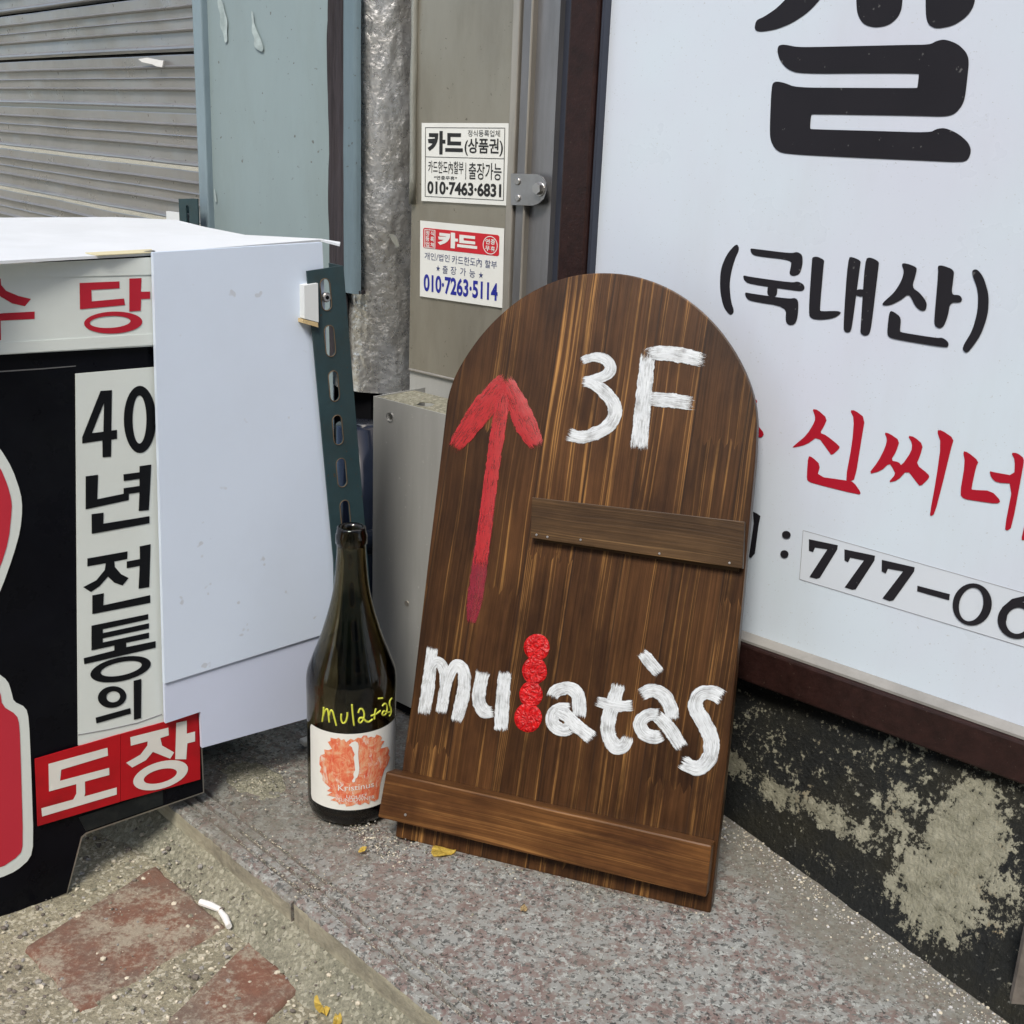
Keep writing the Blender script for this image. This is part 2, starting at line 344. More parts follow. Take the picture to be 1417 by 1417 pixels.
def mat_granite(name, dirt, tint=1.):
    t = NT(name)
    dco = t.n('ShaderNodeVectorMath', operation='MULTIPLY_ADD'); t.L(t.noise(190, None, 3, .6, out=1), dco.inputs[0]); dco.inputs[1].default_value = (.009, .009, .009); t.L(t.co, dco.inputs[2])
    g = t.vor(330, dco.outputs[0], out='Color'); gv = t.sep(g)[0]
    big = t.noise(105, None, 3, .6)
    pk = t.math('ADD', t.math('MULTIPLY', gv, .22), t.math('MULTIPLY', t.noise(62, dco.outputs[0], 4, .65), .9))
    c = t.ramp(pk, [(.44, (.34, .345, .335)), (.52, (.28, .265, .25)), (.58, (.255, .19, .175)), (.70, (.20, .135, .125))])
    wh = t.math('ADD', t.math('MULTIPLY', gv, .3), t.math('MULTIPLY', t.noise(120, t.map(loc=(2, 4, 1)), 4, .6), .8))
    c = t.mix(t.ramp(wh, [(.60, 0), (.66, .9)]), c, (.50, .52, .50))
    dk_ = t.math('ADD', t.math('MULTIPLY', gv, .25), t.math('MULTIPLY', t.noise(155, t.map(loc=(8, 1, 6)), 4, .6), .8))
    c = t.mix(t.ramp(dk_, [(.60, 0), (.645, .85)]), c, (.075, .08, .08))
    sp = t.vor(520, dco.outputs[0], out='Color'); c = t.mix(t.math('MULTIPLY', t.math('GREATER_THAN', t.sep(sp)[1], .93), .9), c, (.02, .022, .024))
    d1 = t.noise(7, None, 7, .7); fine = t.noise(260, None, 4, .75)
    dm = t.ramp(t.math('ADD', t.math('MULTIPLY', d1, .7), t.math('MULTIPLY', fine, .35)), [(.45, 0), (.66, 1)])
    dc = t.mix(fine, (.09, .085, .07), (.31, .29, .235))
    c = t.mix(t.math('MULTIPLY', dm, dirt), c, dc)
    # grit at the foot of the wall, with the corner's shade mixed into its colour
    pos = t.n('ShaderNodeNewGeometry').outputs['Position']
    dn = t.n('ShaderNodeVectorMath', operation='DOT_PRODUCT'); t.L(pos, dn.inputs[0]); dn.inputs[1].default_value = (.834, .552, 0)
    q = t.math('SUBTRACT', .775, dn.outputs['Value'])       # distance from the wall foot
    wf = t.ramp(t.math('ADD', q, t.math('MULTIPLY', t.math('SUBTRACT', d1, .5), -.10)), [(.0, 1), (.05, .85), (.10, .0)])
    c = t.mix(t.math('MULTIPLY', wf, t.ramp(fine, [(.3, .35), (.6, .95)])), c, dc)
    c = t.mix(1., c, (tint * .97, tint * .98, tint * .96), 'MULTIPLY')
    t.set(c, t.math('ADD', t.math('MULTIPLY', dm, .25), .5)); t.bump(t.math('ADD', fine, gv), .18, .0012)
    M[name] = t.m
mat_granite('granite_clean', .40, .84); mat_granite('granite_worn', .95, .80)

t = NT('granite_edge'); f = t.noise(150, None, 6, .7); d = t.noise(12, t.map((1, 1, 3)), 6, .7)
t.set(t.mix(t.ramp(d, [(.35, 0), (.6, 1)]), t.mix(f, (.12, .11, .08), (.30, .28, .22)), t.mix(f, (.30, .28, .20), (.46, .43, .33))), .85); t.bump(f, .7, .003); M['granite_edge'] = t.m

def mat_sand(name, c1, c2, c3):
    t = NT(name); a = t.noise(9, None, 6, .65); f = t.noise(260, None, 5, .8); g = t.vor(320, out='Color'); gv = t.sep(g)[0]
    c = t.mix(t.ramp(a, [(.35, 0), (.65, 1)]), c1, c2)
    c = t.mix(1., c, t.ramp(f, [(.28, .45), (.72, 1.55)]), 'MULTIPLY')
    c = t.mix(t.ramp(gv, [(.78, 0), (.86, .8)]), c, c3)
    c = t.mix(t.ramp(t.noise(300, t.map(loc=(5, 5, 5)), 2), [(.66, 0), (.72, .7)]), c, (.05, .045, .04))
    t.set(c, .95); t.bump(t.math('ADD', f, gv), .9, .004); M[name] = t.m
mat_sand('sand', (.29, .265, .185), (.42, .385, .275), (.66, .62, .49))
mat_sand('mortar', (.24, .235, .175), (.35, .335, .25), (.48, .46, .36))
t = NT('brick_red'); f = t.noise(190, None, 6, .8); d = t.noise(14, None, 7, .75)
c = t.mix(t.ramp(d, [(.40, 0), (.62, 1)]), t.mix(f, (.13, .060, .040), (.27, .125, .080)), t.mix(f, (.10, .065, .05), (.24, .175, .135)))
c = t.mix(t.ramp(t.math('ADD', t.math('MULTIPLY', t.noise(26, None, 5, .7), .6), t.math('MULTIPLY', f, .5)), [(.52, 0), (.64, .85)]), c, t.mix(f, (.20, .18, .13), (.50, .46, .36)))
t.set(c, .92); t.bump(f, .9, .002); M['brick_red'] = t.m

# peeling black paint on cream render; the patches sit where they are on the wall
t = NT('peeling_wall'); u = t.n('ShaderNodeUVMap').outputs[0]; s_ = t.sep(u)
n1 = t.noise(13, u, 8, .72); n2 = t.noise(75, u, 5, .75); n3 = t.noise(230, u, 4, .7)
def blob(t, cx, cy, rx, ry):
    a = t.math('DIVIDE', t.math('SUBTRACT', s_[0], cx), rx); b = t.math('DIVIDE', t.math('SUBTRACT', s_[1], cy), ry)
    return t.math('MAXIMUM', t.math('SUBTRACT', 1., t.math('ADD', t.math('MULTIPLY', a, a), t.math('MULTIPLY', b, b))), -.6)
PEEL = t; t.blob = blob
WALLN = (n1, n2, n3, s_)

# foil
t = NT('foil'); n1 = t.noise(85, t.map((1, 1, .8)), 6, .75, 1.2); n2 = t.vor(230, None, 'F1'); big = t.noise(14, None, 4)
t.set(t.mix(t.ramp(big, [(.35, 0), (.65, 1)]), (.68, .66, .61), (.84, .85, .86)), t.ramp(n1, [(.3, .20), (.7, .42)]), .86)
t.bump(t.math('ADD', n1, t.math('MULTIPLY', n2, .5)), .38, .0022); M['foil'] = t.m
t = NT('foil_tape'); n1 = t.noise(60, t.map((2, 2, .3)), 6, .7); t.set(t.mix(n1, (.28, .28, .24), (.50, .50, .44)), .42, .6); t.bump(n1, .6, .003); M['foil_tape'] = t.m
# bottle glass (an empty dark green bottle)
t = NT('bottle_glass'); t.set((.10, .085, .012), .035, 0, IOR=1.5, Transmission_Weight=1.)
va = t.n('ShaderNodeVolumeAbsorption'); va.inputs['Color'].default_value = (.42, .34, .04, 1); va.inputs['Density'].default_value = 420
t.L(va.outputs[0], t.out.inputs['Volume']); t.set((.9, .9, .9)); M['bottle_glass'] = t.m
# label art
t = NT('label_paint'); f = t.noise(60, t.map((1, 1, 1), (0, .5, 0)), 5, .7, 3.); g = t.noise(300, t.map((1, 1, .25), (0, .7, 0)), 4, .7)
c = t.ramp(t.math('ADD', t.math('MULTIPLY', f, .6), t.math('MULTIPLY', g, .4)), [(.36, (.58, .075, .03)), (.47, (.66, .16, .075)), (.56, (.68, .30, .16)), (.66, (.64, .44, .30))]); c = t.mix(t.ramp(t.noise(75, t.map((1, 1, .45), (0, .5, 0), (4, 2, 9)), 6, .75, 1.5), [(.54, 0), (.62, .8)]), c, (.70, .60, .52)); t.set(c, .55); M['label_paint'] = t.m
# sign face: white with fine wind-blown specks
t = NT('sign_face'); n1 = t.noise(5, None, 3, .5); sp = t.vor(170, t.map((1, 1, 1.7)), 'F1'); w = t.noise(40, None, 2)
c = t.mix(t.ramp(n1, [(.35, 0), (.65, 1)]), (.58, .615, .71), (.58, .66, .735))
c = t.mix(t.math('MULTIPLY', t.math('LESS_THAN', sp, .10), t.ramp(w, [(.45, 0), (.6, .5)])), c, (.30, .31, .31))
c = t.mix(t.ramp(t.noise(340, t.map((1, 1, 1.3)), 2, .5), [(.70, 0), (.75, .45)]), c, (.36, .37, .36))
c = t.mix(t.math('MULTIPLY', t.ramp(t.noise(7, t.map((1, 1, .25)), 6, .7), [(.52, 0), (.75, 1)]), .16), c, (.42, .43, .42)); t.set(c, t.ramp(t.noise(9, None, 5), [(.35, .26), (.65, .42)])); t.bump(t.noise(3.5, None, 2), .25, .01); M['sign_face'] = t.m

# ================================================================== THE SETTING
# ---- lower sandy ground
E2 = floor_px(403, 1245); E2.z = 0                       # where the two granite slabs meet on the step edge
SA = Vector((.7071, -.7071, 0)); SB = Vector((.7071, .7071, 0))   # along the step edge / inward
def step(a, b, z=0.): p = E2 + SA * a + SB * b; return Vector((p.x, p.y, z))
GZ = -.05
def gheight(x, y):
    return GZ + .0035 * noise.noise((x * 9, y * 9, 0)) + .0022 * noise.noise((x * 34, y * 34, 3)) + .0012 * noise.noise((x * 110, y * 110, 5))
def gp(i, j):
    x = -1.0 + 1.4 * i; y = .35 + 1.0 * j; return Vector((x, y, gheight(x, y)))
big = bpy.data.meshes.new('ground'); big.from_pydata([(-120, -120, -.058), (120, -120, -.058), (120, 120, -.058), (-120, 120, -.058)], [], [(0, 1, 2, 3)])
tag(link('ground', big, M['sand']), kind='structure')
g = grid('sandy_ground', gp, 330, 240, M['sand']); tag(g, kind='structure')
# bricks let into the ground
def brick(corners, h, seed):
    c = [floor_px(*p, z=GZ + h) for p in corners]
    def P(i, j):
        p = c[0].lerp(c[1], i).lerp(c[3].lerp(c[2], i), j)
        e = min(i, 1 - i, j, 1 - j)
        z = GZ + h + .0012 * noise.noise((p.x * 60, p.y * 60, seed)) - (.004 if e < .001 else 0)
        p = p + Vector((noise.noise((p.x * 50, p.y * 50, seed)), noise.noise((p.x * 50, p.y * 50, seed + 4)), 0)) * (.0035 if e < .02 else 0)
        return Vector((p.x, p.y, z))
    o = grid('brick', P, 60, 40, M['brick_red'], g); return o
brick([(108, 1402), (315, 1282), (215, 1195), (34, 1309)], .0022, 1)
brick([(268, 1500), (417, 1366), (345, 1300), (230, 1412)], .0020, 9)
# ---- granite step: two slabs with three grooves along the nose
st = thing('granite_step', step(0, .1), None, None); tag(st, kind='structure')
def slab(a0, a1, depth, z, mat, seed):
    """profile across b with the three grooves, swept along a"""
    prof = [(.0005, z - .026), (0, z - .0035), (.0012, z - .001), (.004, z)]
    for gb in (.0165, .0275, .040): prof += [(gb - .0023, z), (gb - .0015, z - .0036), (gb + .0013, z - .0036), (gb + .0021, z)]
    prof += [(depth, z), (depth, z - .026)]
    n = int(abs(a1 - a0) / .004) + 1; vs = []; fs = []
    for k in range(n + 1):
        a = a0 + (a1 - a0) * k / n
        for i, (b, zz) in enumerate(prof):
            jb = .0022 * noise.noise((a * 70, seed, 0)) + .001 * noise.noise((a * 260, seed, 2)) if i < 3 else .0005 * noise.noise((a * 120, i * .3, 7))
            jz = .0012 * noise.noise((a * 90, seed, 9)) if i in (1, 2) else 0
            p = step(a, b - abs(jb) * (-1 if i < 3 else 0) + (jb if i >= 3 and b < .05 else 0), zz + jz); vs.append(p)
    m = len(prof)
    for k in range(n):
        for i in range(m - 1): q = k * m + i; fs.append((q, q + 1, q + 1 + m, q + m))
    fs.append(tuple(range(m))); fs.append(tuple(range(n * m, n * m + m))[::-1])
    me = bpy.data.meshes.new('granite_slab'); me.from_pydata(vs, [], fs)
    o = link('granite_slab', me, M[mat], st); me.materials.append(M['granite_edge']); me.materials.append(M['stone_grey'])
    for i, p in enumerate(me.polygons):
        if i < n * (m - 1) and i % (m - 1) in (5, 9, 13): p.material_index = 2
        if i % (m - 1) == 0 and i < n * (m - 1): p.material_index = 1
    return o
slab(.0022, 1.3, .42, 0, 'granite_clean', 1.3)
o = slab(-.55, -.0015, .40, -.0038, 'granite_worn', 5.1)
o['label'] = 'worn grey granite slab under the green bottle'
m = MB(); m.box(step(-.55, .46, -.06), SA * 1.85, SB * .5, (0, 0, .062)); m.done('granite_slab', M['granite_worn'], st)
m = MB(); m.box(step(-.55, .012, -.08), SA * 1.85, SB * .5, (0, 0, .0535)); m.done('concrete_bed', M['mortar'], st)
def fp(i, j):                                             # mortar fillet at the foot of the step
    a = -.5 + 1.9 * i; t_ = j
    w = .034 + .008 * noise.noise((a * 8, 1, 0)) + (.02 * max(0, 1 - abs(a + .30) / .10))
    b = .003 - t_ * w; z = -.0235 - .030 * (t_ ** 1.15) + .0022 * noise.noise((a * 40, j * 4, 2)) + .0012 * noise.noise((a * 130, j * 12, 5))
    if j < .12: z = -.024
    return step(a, b + .001 * noise.noise((a * 60, j * 5, 8)), z)
grid('mortar_fillet', fp, 500, 14, M['mortar'], st)

# ---- black peeling wall below the framed sign
w1 = floor_px(999, 1126)
def wsurf(u, v):                                          # the wall leans out towards the right: foot forward, top under the frame
    return max(0., u) * .295 * (1 - v / .17) - .035 * (v / .17)
def s0(x, y):
    o = 0.
    for _ in range(12): u, v = PR.pxuv(x, y, o); o = .5 * o + .5 * wsurf(u, v)
    return u, v
WT = 1.525
def wallblobs():
    t = PEEL; n1, n2, n3, sx = WALLN; fld = None
    for (x, y, rx, ry, wgt) in ((1330, 1165, .040, .055, 1.), (1290, 1235, .045, .035, .9), (1375, 1120, .03, .03, .2), (1010, 1055, .025, .014, .8), (1075, 1100, .035, .013, .75), (1150, 1130, .04, .012, .8), (1200, 1160, .03, .014, .5), (1150, 1050, .09, .04, .12), (1270, 1060, .05, .04, .15), (1240, 1130, .03, .03, .5), (1385, 1240, .02, .03, .5), (1060, 1020, .05, .03, .15)):
        u, v = s0(x, y); b = t.math('MULTIPLY', t.blob(t, u, v, rx * 1.2, ry * 1.2), wgt)
        fld = b if fld is None else t.math('MAXIMUM', fld, b)
    s = t.math('ADD', t.math('MULTIPLY', fld, .47), t.math('ADD', t.math('MULTIPLY', n1, .6), t.math('ADD', t.math('MULTIPLY', n2, 1.3), t.math('MULTIPLY', n3, .8))))
    mk = t.ramp(t.math('MULTIPLY', s, .5), [(WT / 2, 0), (WT / 2 + .006, 1)])
    blackp = t.mix(n3, (.004, .0045, .0045), (.020, .022, .021)); blackp = t.mix(t.ramp(t.noise(9, None, 4), [(.5, 0), (.7, .5)]), blackp, (.030, .026, .012))
    cream = t.mix(t.ramp(n2, [(.3, 0), (.7, 1)]), (.15, .145, .10), (.32, .31, .235)); cream = t.mix(t.ramp(t.noise(28, None, 5, .7), [(.58, 0), (.72, .6)]), cream, (.27, .17, .07))
    blackp = t.mix(t.ramp(t.noise(190, None, 3), [(.66, 0), (.70, .8)]), blackp, (.16, .16, .14))
    rim = t.ramp(t.math('MULTIPLY', s, .5), [(WT / 2 - .03, 0), (WT / 2 - .012, .75), (WT / 2, .9)])
    blackp = t.mix(rim, blackp, t.mix(n2, (.035, .036, .030), (.085, .08, .062)))
    t.set(t.mix(mk, blackp, cream), .8, Specular_IOR_Level=.25); t.bump(t.math('ADD', t.math('MULTIPLY', mk, -1.1), t.math('ADD', n3, n2)), 1., .004)
    M['peeling_wall'] = t.m
wallblobs()
wl = thing('low_wall', w1, 'low black painted wall with cream patches where the paint peeled, below the framed white sign', 'wall')
def wp(i, j):
    u = -.26 + .95 * i; v = -.01 + .19 * j
    h = .003 * noise.noise((u * 12, v * 12, 1)) + .0015 * noise.noise((u * 50, v * 50, 2)) + .0022 * max(0, 1 - abs(v - (.066 - .10 * u)) / .004)
    return PR.at(u, v, wsurf(u, v) + h)
wm = grid('painted_render', wp, 300, 66, M['peeling_wall'], wl)
uvl = wm.data.uv_layers.new(name='UVMap')
for l in wm.data.loops:
    k = l.vertex_index; uvl.data[l.index].uv = (-.26 + .95 * (k % 301) / 300, -.01 + .19 * (k // 301) / 66)
# stone pier at the far right edge
pc = floor_px(1391, 1402); pz = Vector((0, 0, .082))
m = MB(); m.box(pc - Z * .06, PR.u * .30, -PR.n * -.10 * -1, pz + Z * .06, .003); m.done('stone_pier', M['stone_grey'], fix=True)
o = bpy.data.objects['stone_pier']; tag(o, 'grey granite block end at the right edge, beside the peeling black wall', 'stone block')
# ---- facade behind everything
fw = MB()
fw.box(PR.at(-.50, -.06, -.30), PR.u * 2.6, Z * 3.4, PR.n * .12)
o = fw.done('building_wall', M['plaster_wall']); tag(o, 'grey plaster building wall behind the steel column and foil pipe', 'wall')
m = MB(); m.box(PS.at(-2.6, -.06, -.14), PS.u * 3.0, Z * 3.4, PS.n * .05); o = m.done('shop_back_wall', M['dark_void']); tag(o, 'dark wall behind the closed roller shutter', 'wall')

# unseen building added behind the camera to cut and tint reflected sky
ob_ = thing('added_facade', (0, -5, 0), 'plain unseen building behind the camera, added to cut sky reflections', 'building')
m = MB(); m.box((-9, -5.4, -.06), (18, 0, 0), (0, .4, 0), (0, 0, 5.3)); m.done('wall', M['facade_pale'], ob_)
for k in range(5):
    for z_ in (1.0, 3.2):
        m = MB(); m.box((-7.6 + 3.3 * k, -5.01, z_), (1.6, 0, 0), (0, .03, 0), (0, 0, 1.3)); m.done('window', M['navy_plastic'], ob_)
# ================================================================== ROLLER SHUTTER
sh = thing('roller_shutter', PS.at(-.6, 0), 'closed grey metal roller shutter with scuffed ribbed slats behind the stamp sign box', 'shutter')
zz0 = PS.pxuv(268, 75)[1]; zz2 = PS.pxuv(268, 237)[1]; pit = (zz0 - zz2) / 2
def slat(zt, seed):
    h = pit - .0065
    prof = [(0, .0), (.02, .0003), (.19, .0004), (.205, .0028), (.225, .0040), (.245, .0028), (.26, .0002), (.41, 0), (.42, .0016), (.435, .0020), (.45, .0002), (.61, 0), (.625, .0028), (.645, .0042), (.665, .0030), (.68, .0002), (.90, .0006), (.94, .0030), (.975, .0034), (1, .0018), (1.01, -.008)]
    ua, ub = -1.9, PS.pxuv(274, 75)[0] + .03
    n = 110; vs = []; fs = []
    for k in range(n + 1):
        u = ua + (ub - ua) * k / n
        for f_, d in prof:
            q = .0014 * noise.noise((u * 7, zt * 30 + f_ * 2, seed)) + .0009 * noise.noise((u * 24, f_ * 3 + seed, 4))
            vs.append(PS.at(u, zt - f_ * h + .0012 * noise.noise((u * 4, seed, 2)), d * 1.7 + q))
    m_ = len(prof)
    for k in range(n):
        for i in range(m_ - 1): q = k * m_ + i; fs.append((q, q + 1, q + 1 + m_, q + m_))
    me = bpy.data.meshes.new('slat'); me.from_pydata(vs, [], fs); return link('slat', me, M['shutter_grey'], sh)
for k in range(-22, 7):
    slat(zz0 - k * pit, k * 1.7)
# torn strip and scuffs hanging at the seams
m = MB(); c0 = PS.px(200, 84, .008)
m.prism([PS.px(x, y, .008) for x, y in ((193, 82), (205, 80), (215, 82), (228, 84), (226, 93), (218, 92), (212, 89), (198, 86))], PS.n * .002)
m.done('torn_strip', M['paper_white'], sh)
# ================================================================== TEAL PANEL, TRIM, POST
OFP = -.04
up_ = thing('painted_panel', PR.px(288, 317, OFP), 'flat teal painted metal sheet between the shutter and the dark timber post', 'panel')
a0, a1 = PR.pxuv(288, 200, OFP)[0], PR.pxuv(450, 200, OFP)[0]
def pp(i, j):
    u = a0 + (a1 - a0 + .012) * i; v = .02 + 2.0 * j
    return PR.at(u, v, OFP + .0012 * noise.noise((u * 9, v * 5, 1)) + .004 * max(0, .03 - i) * 20)
grid('sheet', pp, 40, 160, M['paint_teal'], up_)
# old white paint runs
for pts in (((301, -4), (308, 2), (311, 16), (315, 30), (314, 44), (315, 57), (311, 60), (309, 46), (304, 36), (305, 20), (301, 8)), ((347, 15), (350, 16), (352, 34), (357, 46), (361, 55), (365, 68), (362, 72), (355, 68), (351, 62), (352, 52), (348, 44), (349, 30)), ((296, 258), (299, 270), (300, 281), (297, 278))):
    m = MB(); m.prism([PR.px(x, y, OFP + .002) for x, y in chaikin(list(pts), 2)], (0, 0, 0)); m.done('paint_run', M['paint_run'], up_, fix=False)
tr = thing('corner_trim', PR.px(272, 317, OFP), 'narrow blue grey angle trim down the right edge of the roller shutter', 'trim')
b0, b1 = PR.pxuv(268, 100, OFP + .01)[0], PR.pxuv(284, 100, OFP + .01)[0]
m = MB(); m.box(PR.at(b0 + .001, .0, OFP - .002), PR.u * (b1 - b0 - .006), Z * 2.1, PR.n * .012, .002, 2); m.done('face', M['teal_trim'], tr)
m = MB(); m.box(PR.at(b0, .0, OFP - .10), PR.u * .003, Z * 2.1, PR.n * .108, 0); m.done('return_leg', M['teal_trim'], tr)
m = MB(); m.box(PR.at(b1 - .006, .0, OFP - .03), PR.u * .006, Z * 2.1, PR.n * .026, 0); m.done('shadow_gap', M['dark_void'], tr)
# post
po = thing('timber_post', PR.px(470, 408, OFP + .015), 'blue grey painted timber post with a cracked bare edge, left of the foil pipe', 'post')
OF2 = OFP + .012
c0, c1, c2 = [PR.pxuv(x, 200, OF2)[0] for x in (452, 472, 494)]
m = MB(); m.box(PR.at(a1 - .01, .0, OFP - .04), PR.u * (c2 - a1), Z * 2.1, PR.n * .02); m.done('inner_stud', M['dark_void'], po)
zb = PR.pxuv(485, 406, OF2)[1]
def postgrid(name, ua, ub, z0, amp, mat, off, nx=14):
    def P(i, j):
        u = ua + (ub - ua) * i; v = z0 + 1.7 * j; e = min(i, 1 - i)
        d = amp * (noise.noise((u * 260, v * 9, 1)) + .6 * noise.noise((u * 600, v * 22, 4))) - (.006 if e < .001 else (.002 if e < .1 else 0))
        return PR.at(u + amp * .5 * noise.noise((u, v * 14, 6)), v, off + d)
    return grid(name, P, nx, 400, M[mat], po)
postgrid('face', c1, c2, zb, .0008, 'paint_teal_post', OF2, 12)
postgrid('cracked_edge', c0 - .004, c1 - .0005, zb - .10, .0035, 'old_wood', OF2 - .004, 26)
m = MB(); m.box(PR.at(c1, zb, OF2 - .014), PR.u * (c2 - c1), Z * .004, PR.n * .01); m.done('post_end', M['old_wood'], po)
# ================================================================== STEEL COLUMN
OC = -.05
sc = thing('steel_column', PR.px(640, 515, OC), 'taupe steel clad column with two card stickers, right of the foil pipe', 'column')
d0, d1, d2, d3, d4 = [PR.pxuv(x, 200, OC)[0] for x in (570, 706, 716, 730, 782)]
zs = PR.pxuv(600, 517, OC)[1]
def cg(i, j):
    u = d0 + (d1 - d0) * i; v = zs + (2.2 - zs) * j; return PR.at(u, v, OC + .0012 * noise.noise((u * 6, v * 3, 1)) + .0006 * noise.noise((u * 25, v * 12, 1)))
grid('cladding_sheet', cg, 24, 160, M['steel_taupe'], sc)
m = MB(); m.box(PR.at(d0, -.02, OC - .02), PR.u * (d1 - d0 + .05), Z * (zs + .018), PR.n * .018); m.done('lower_sheet', M['steel_box'], sc)
m = MB(); m.box(PR.at(d0 + .001, zs - .003, OC - .002), PR.u * (d1 - d0), Z * .003, PR.n * .004, .0008); m.done('seam_strip', M['steel_edge'], sc)
m = MB(); m.box(PR.at(d1, .0, OC - .03), PR.u * (d2 - d1), Z * 2.2, PR.n * .034, .0015, 2); m.done('rounded_edge', M['steel_edge'], sc)
m = MB(); m.box(PR.at(d2 + .0012, .0, OC - .03), PR.u * (d3 - d2 - .0022), Z * 2.2, PR.n * .031, .001); m.done('flange', M['steel_grey'], sc)
m = MB(); m.box(PR.at(d3, .0, OC - .03), PR.u * .003, Z * 2.2, PR.n * .034, .001); m.done('flange_lip', M['steel_edge'], sc)
m = MB(); m.box(PR.at(d3 + .003, .0, OC - .03), PR.u * .03, Z * 2.2, PR.n * .026, 0); m.done('side_channel', M['steel_grey'], sc)
m = MB(); m.box(PR.at(d3 + .033, .0, OC - .034), PR.u * (d4 - d3 - .022), Z * 2.2, PR.n * .022, 0); m.done('side_channel', M['steel_dark'], sc)  # shade beside the sign frame, put in as darker steel
# bracket
bk = thing('fixing_bracket', PR.px(730, 262, OC), 'small zinc bracket with two rivets and a hex bolt on the steel column', 'bracket')
OB = OC + .0055
lp = [PR.px(x, y, OB) for x, y in ((708.5, 240), (745, 241), (752, 245), (757, 254), (758, 264), (754, 275), (746, 282), (738, 284.5), (708.5, 283.5))]
m = MB(); m.prism(lp, PR.n * .0018); m.done('plate', M['bracket_zinc'], bk)
for x, y in ((717, 251), (717, 274)):
    m = MB(); m.disc(PR.px(x, y, OB + .0016), PR.n, .0036, .0018, 14, 1); m.done('rivet', M['bolt_metal'], bk)
m = MB(); m.disc(PR.px(747, 262, OB + .0016), PR.n, .0075, .0012, 18); m.done('washer', M['bolt_metal'], bk)
m = MB(); m.disc(PR.px(746, 261, OB + .0026), PR.n, .0062, .005, 6); m.done('hex_bolt', M['bolt_metal'], bk)
# ================================================================== FOIL PIPE
PF = Plane(PR.at(0, 0, OC - .052), PR.u, Z)
ax = PF.px(532, 300); zp = PF.pxuv(525, 530)[1]
rp = (PF.pxuv(571, 200)[0] - PF.pxuv(486, 200)[0]) / 2 * 1.06
fp_ = thing('foil_pipe', Vector((ax.x, ax.y, zp)), 'silver foil wrapped pipe hanging down between the timber post and the steel column', 'pipe')
def pf(i, j):
    a = 2 * pi * i; z = zp + .012 * 0 + 1.5 * (j ** 1.6)
    lobe = max(0, 1 - (z - zp) / .16) * max(0, cos(a - pi * .98)) * .008
    r = rp + .0018 * noise.noise((cos(a) * 2, sin(a) * 2, z * 9)) + .0013 * noise.noise((cos(a) * 9, sin(a) * 9, z * 45)) + .0008 * noise.noise((cos(a) * 24, sin(a) * 24, z * 150)) + lobe
    return Vector((ax.x, ax.y, z)) + PR.u * r * cos(a) + PR.n * r * sin(a)
fo = grid('foil_wrap', pf, 130, 520, M['foil'], fp_)
m = MB(); m.tube([Vector((ax.x, ax.y, zp + .003)), Vector((ax.x, ax.y, zp + .006))], rp * .97, 40); m.done('pipe_end', M['dark_void'], fp_)
def tp(i, j):                                             # grey tape seam down its right side
    a = -.85 + 1.05 * i; z = zp + .255 + 1.15 * j
    return Vector((ax.x, ax.y, z)) + PR.u * (rp + .0015) * cos(a) + PR.n * (rp + .0015 + .0010 * noise.noise((i * 3, z * 25, 1))) * sin(a)
grid('tape_strip', tp, 8, 240, M['foil_tape'], fp_)
m = MB(); q = PF.px(545, 325, rp + .001)
m.prism([PR.px(x, y, OC - .008) for x, y in ((538, 323), (546, 325), (551, 333), (553, 341), (549, 342), (543, 333))], PR.n * .0008); m.done('torn_flap', M['foil_tape'], fp_)
# caulk bead between pipe and column
m = MB(); zc = PR.pxuv(577, 283, OC)[1]
m.tube([PR.at(d0 + .004 + .0012 * noise.noise((k * .4, 0, 0)), zc + k * .03, OC + .002) for k in range(45)], [.0042 + .001 * noise.noise((k * .9, 3, 0)) for k in range(45)], 8)
o = m.done('caulk_bead', M['foil_tape'], sc, smooth=True)
# ================================================================== LOW STEEL BOX
fb = floor_px(553, 985); ob = PR.uv(fb)[0]; OX = (fb - PR.o).dot(PR.n)
lb = thing('steel_cover_box', fb, 'low grey steel cover box standing behind the bottle and the arched wooden sign', 'box')
x0 = PR.pxuv(516, 700, OX)[0]; x1 = PR.pxuv(640, 560, OX)[0]; zt = PR.pxuv(520, 549, OX)[1]
zt2 = PR.pxuv(616, 566, OX)[1]
hc = PR.pxuv(540, 577, OX)
m = MB(); hole = [PR.at(hc[0] + .0035 * cos(t_), hc[1] + .0035 * sin(t_), OX) for t_ in [2 * pi * k / 14 for k in range(14)]]
m.prism([PR.at(x0, .012, OX), PR.at(x1, .012, OX), PR.at(x1, zt, OX), PR.at(x0, zt, OX)], -PR.n * .0015, [hole]); m.done('front_sheet', M['steel_box'], lb)
depth = OC - .026 - OX if False else (OX - OC)
dpt = max(.03, OX - (OC - .02))
m = MB(); m.box(PR.at(x0, .0, OX - .002), PR.u * .0015, Z * (zt + .0), -PR.n * .075); m.done('side_sheet', M['steel_box'], lb)
m = MB(); m.tube([PR.at(hc[0], hc[1], OX + .0002), PR.at(hc[0], hc[1], OX + .0012)], .0052, 16, False); m.done('grommet', M['bracket_zinc'], lb)
m = MB(); m.box(PR.at(x0 + .001, .0, OX - .07), PR.u * (x1 - x0 - .002), Z * .012, PR.n * .066); m.done('base', M['dark_void'], lb)  # near-black filler standing in for the shadow under the box
hx = PR.pxuv(588, 548, OX - .02)
hol = [PR.at(hx[0] + .010 * cos(t_) + .002 * sin(3 * t_), zt - .001, OX - .022 + .011 * sin(t_)) for t_ in [2 * pi * k / 16 for k in range(16)]]
def topz(p): return p
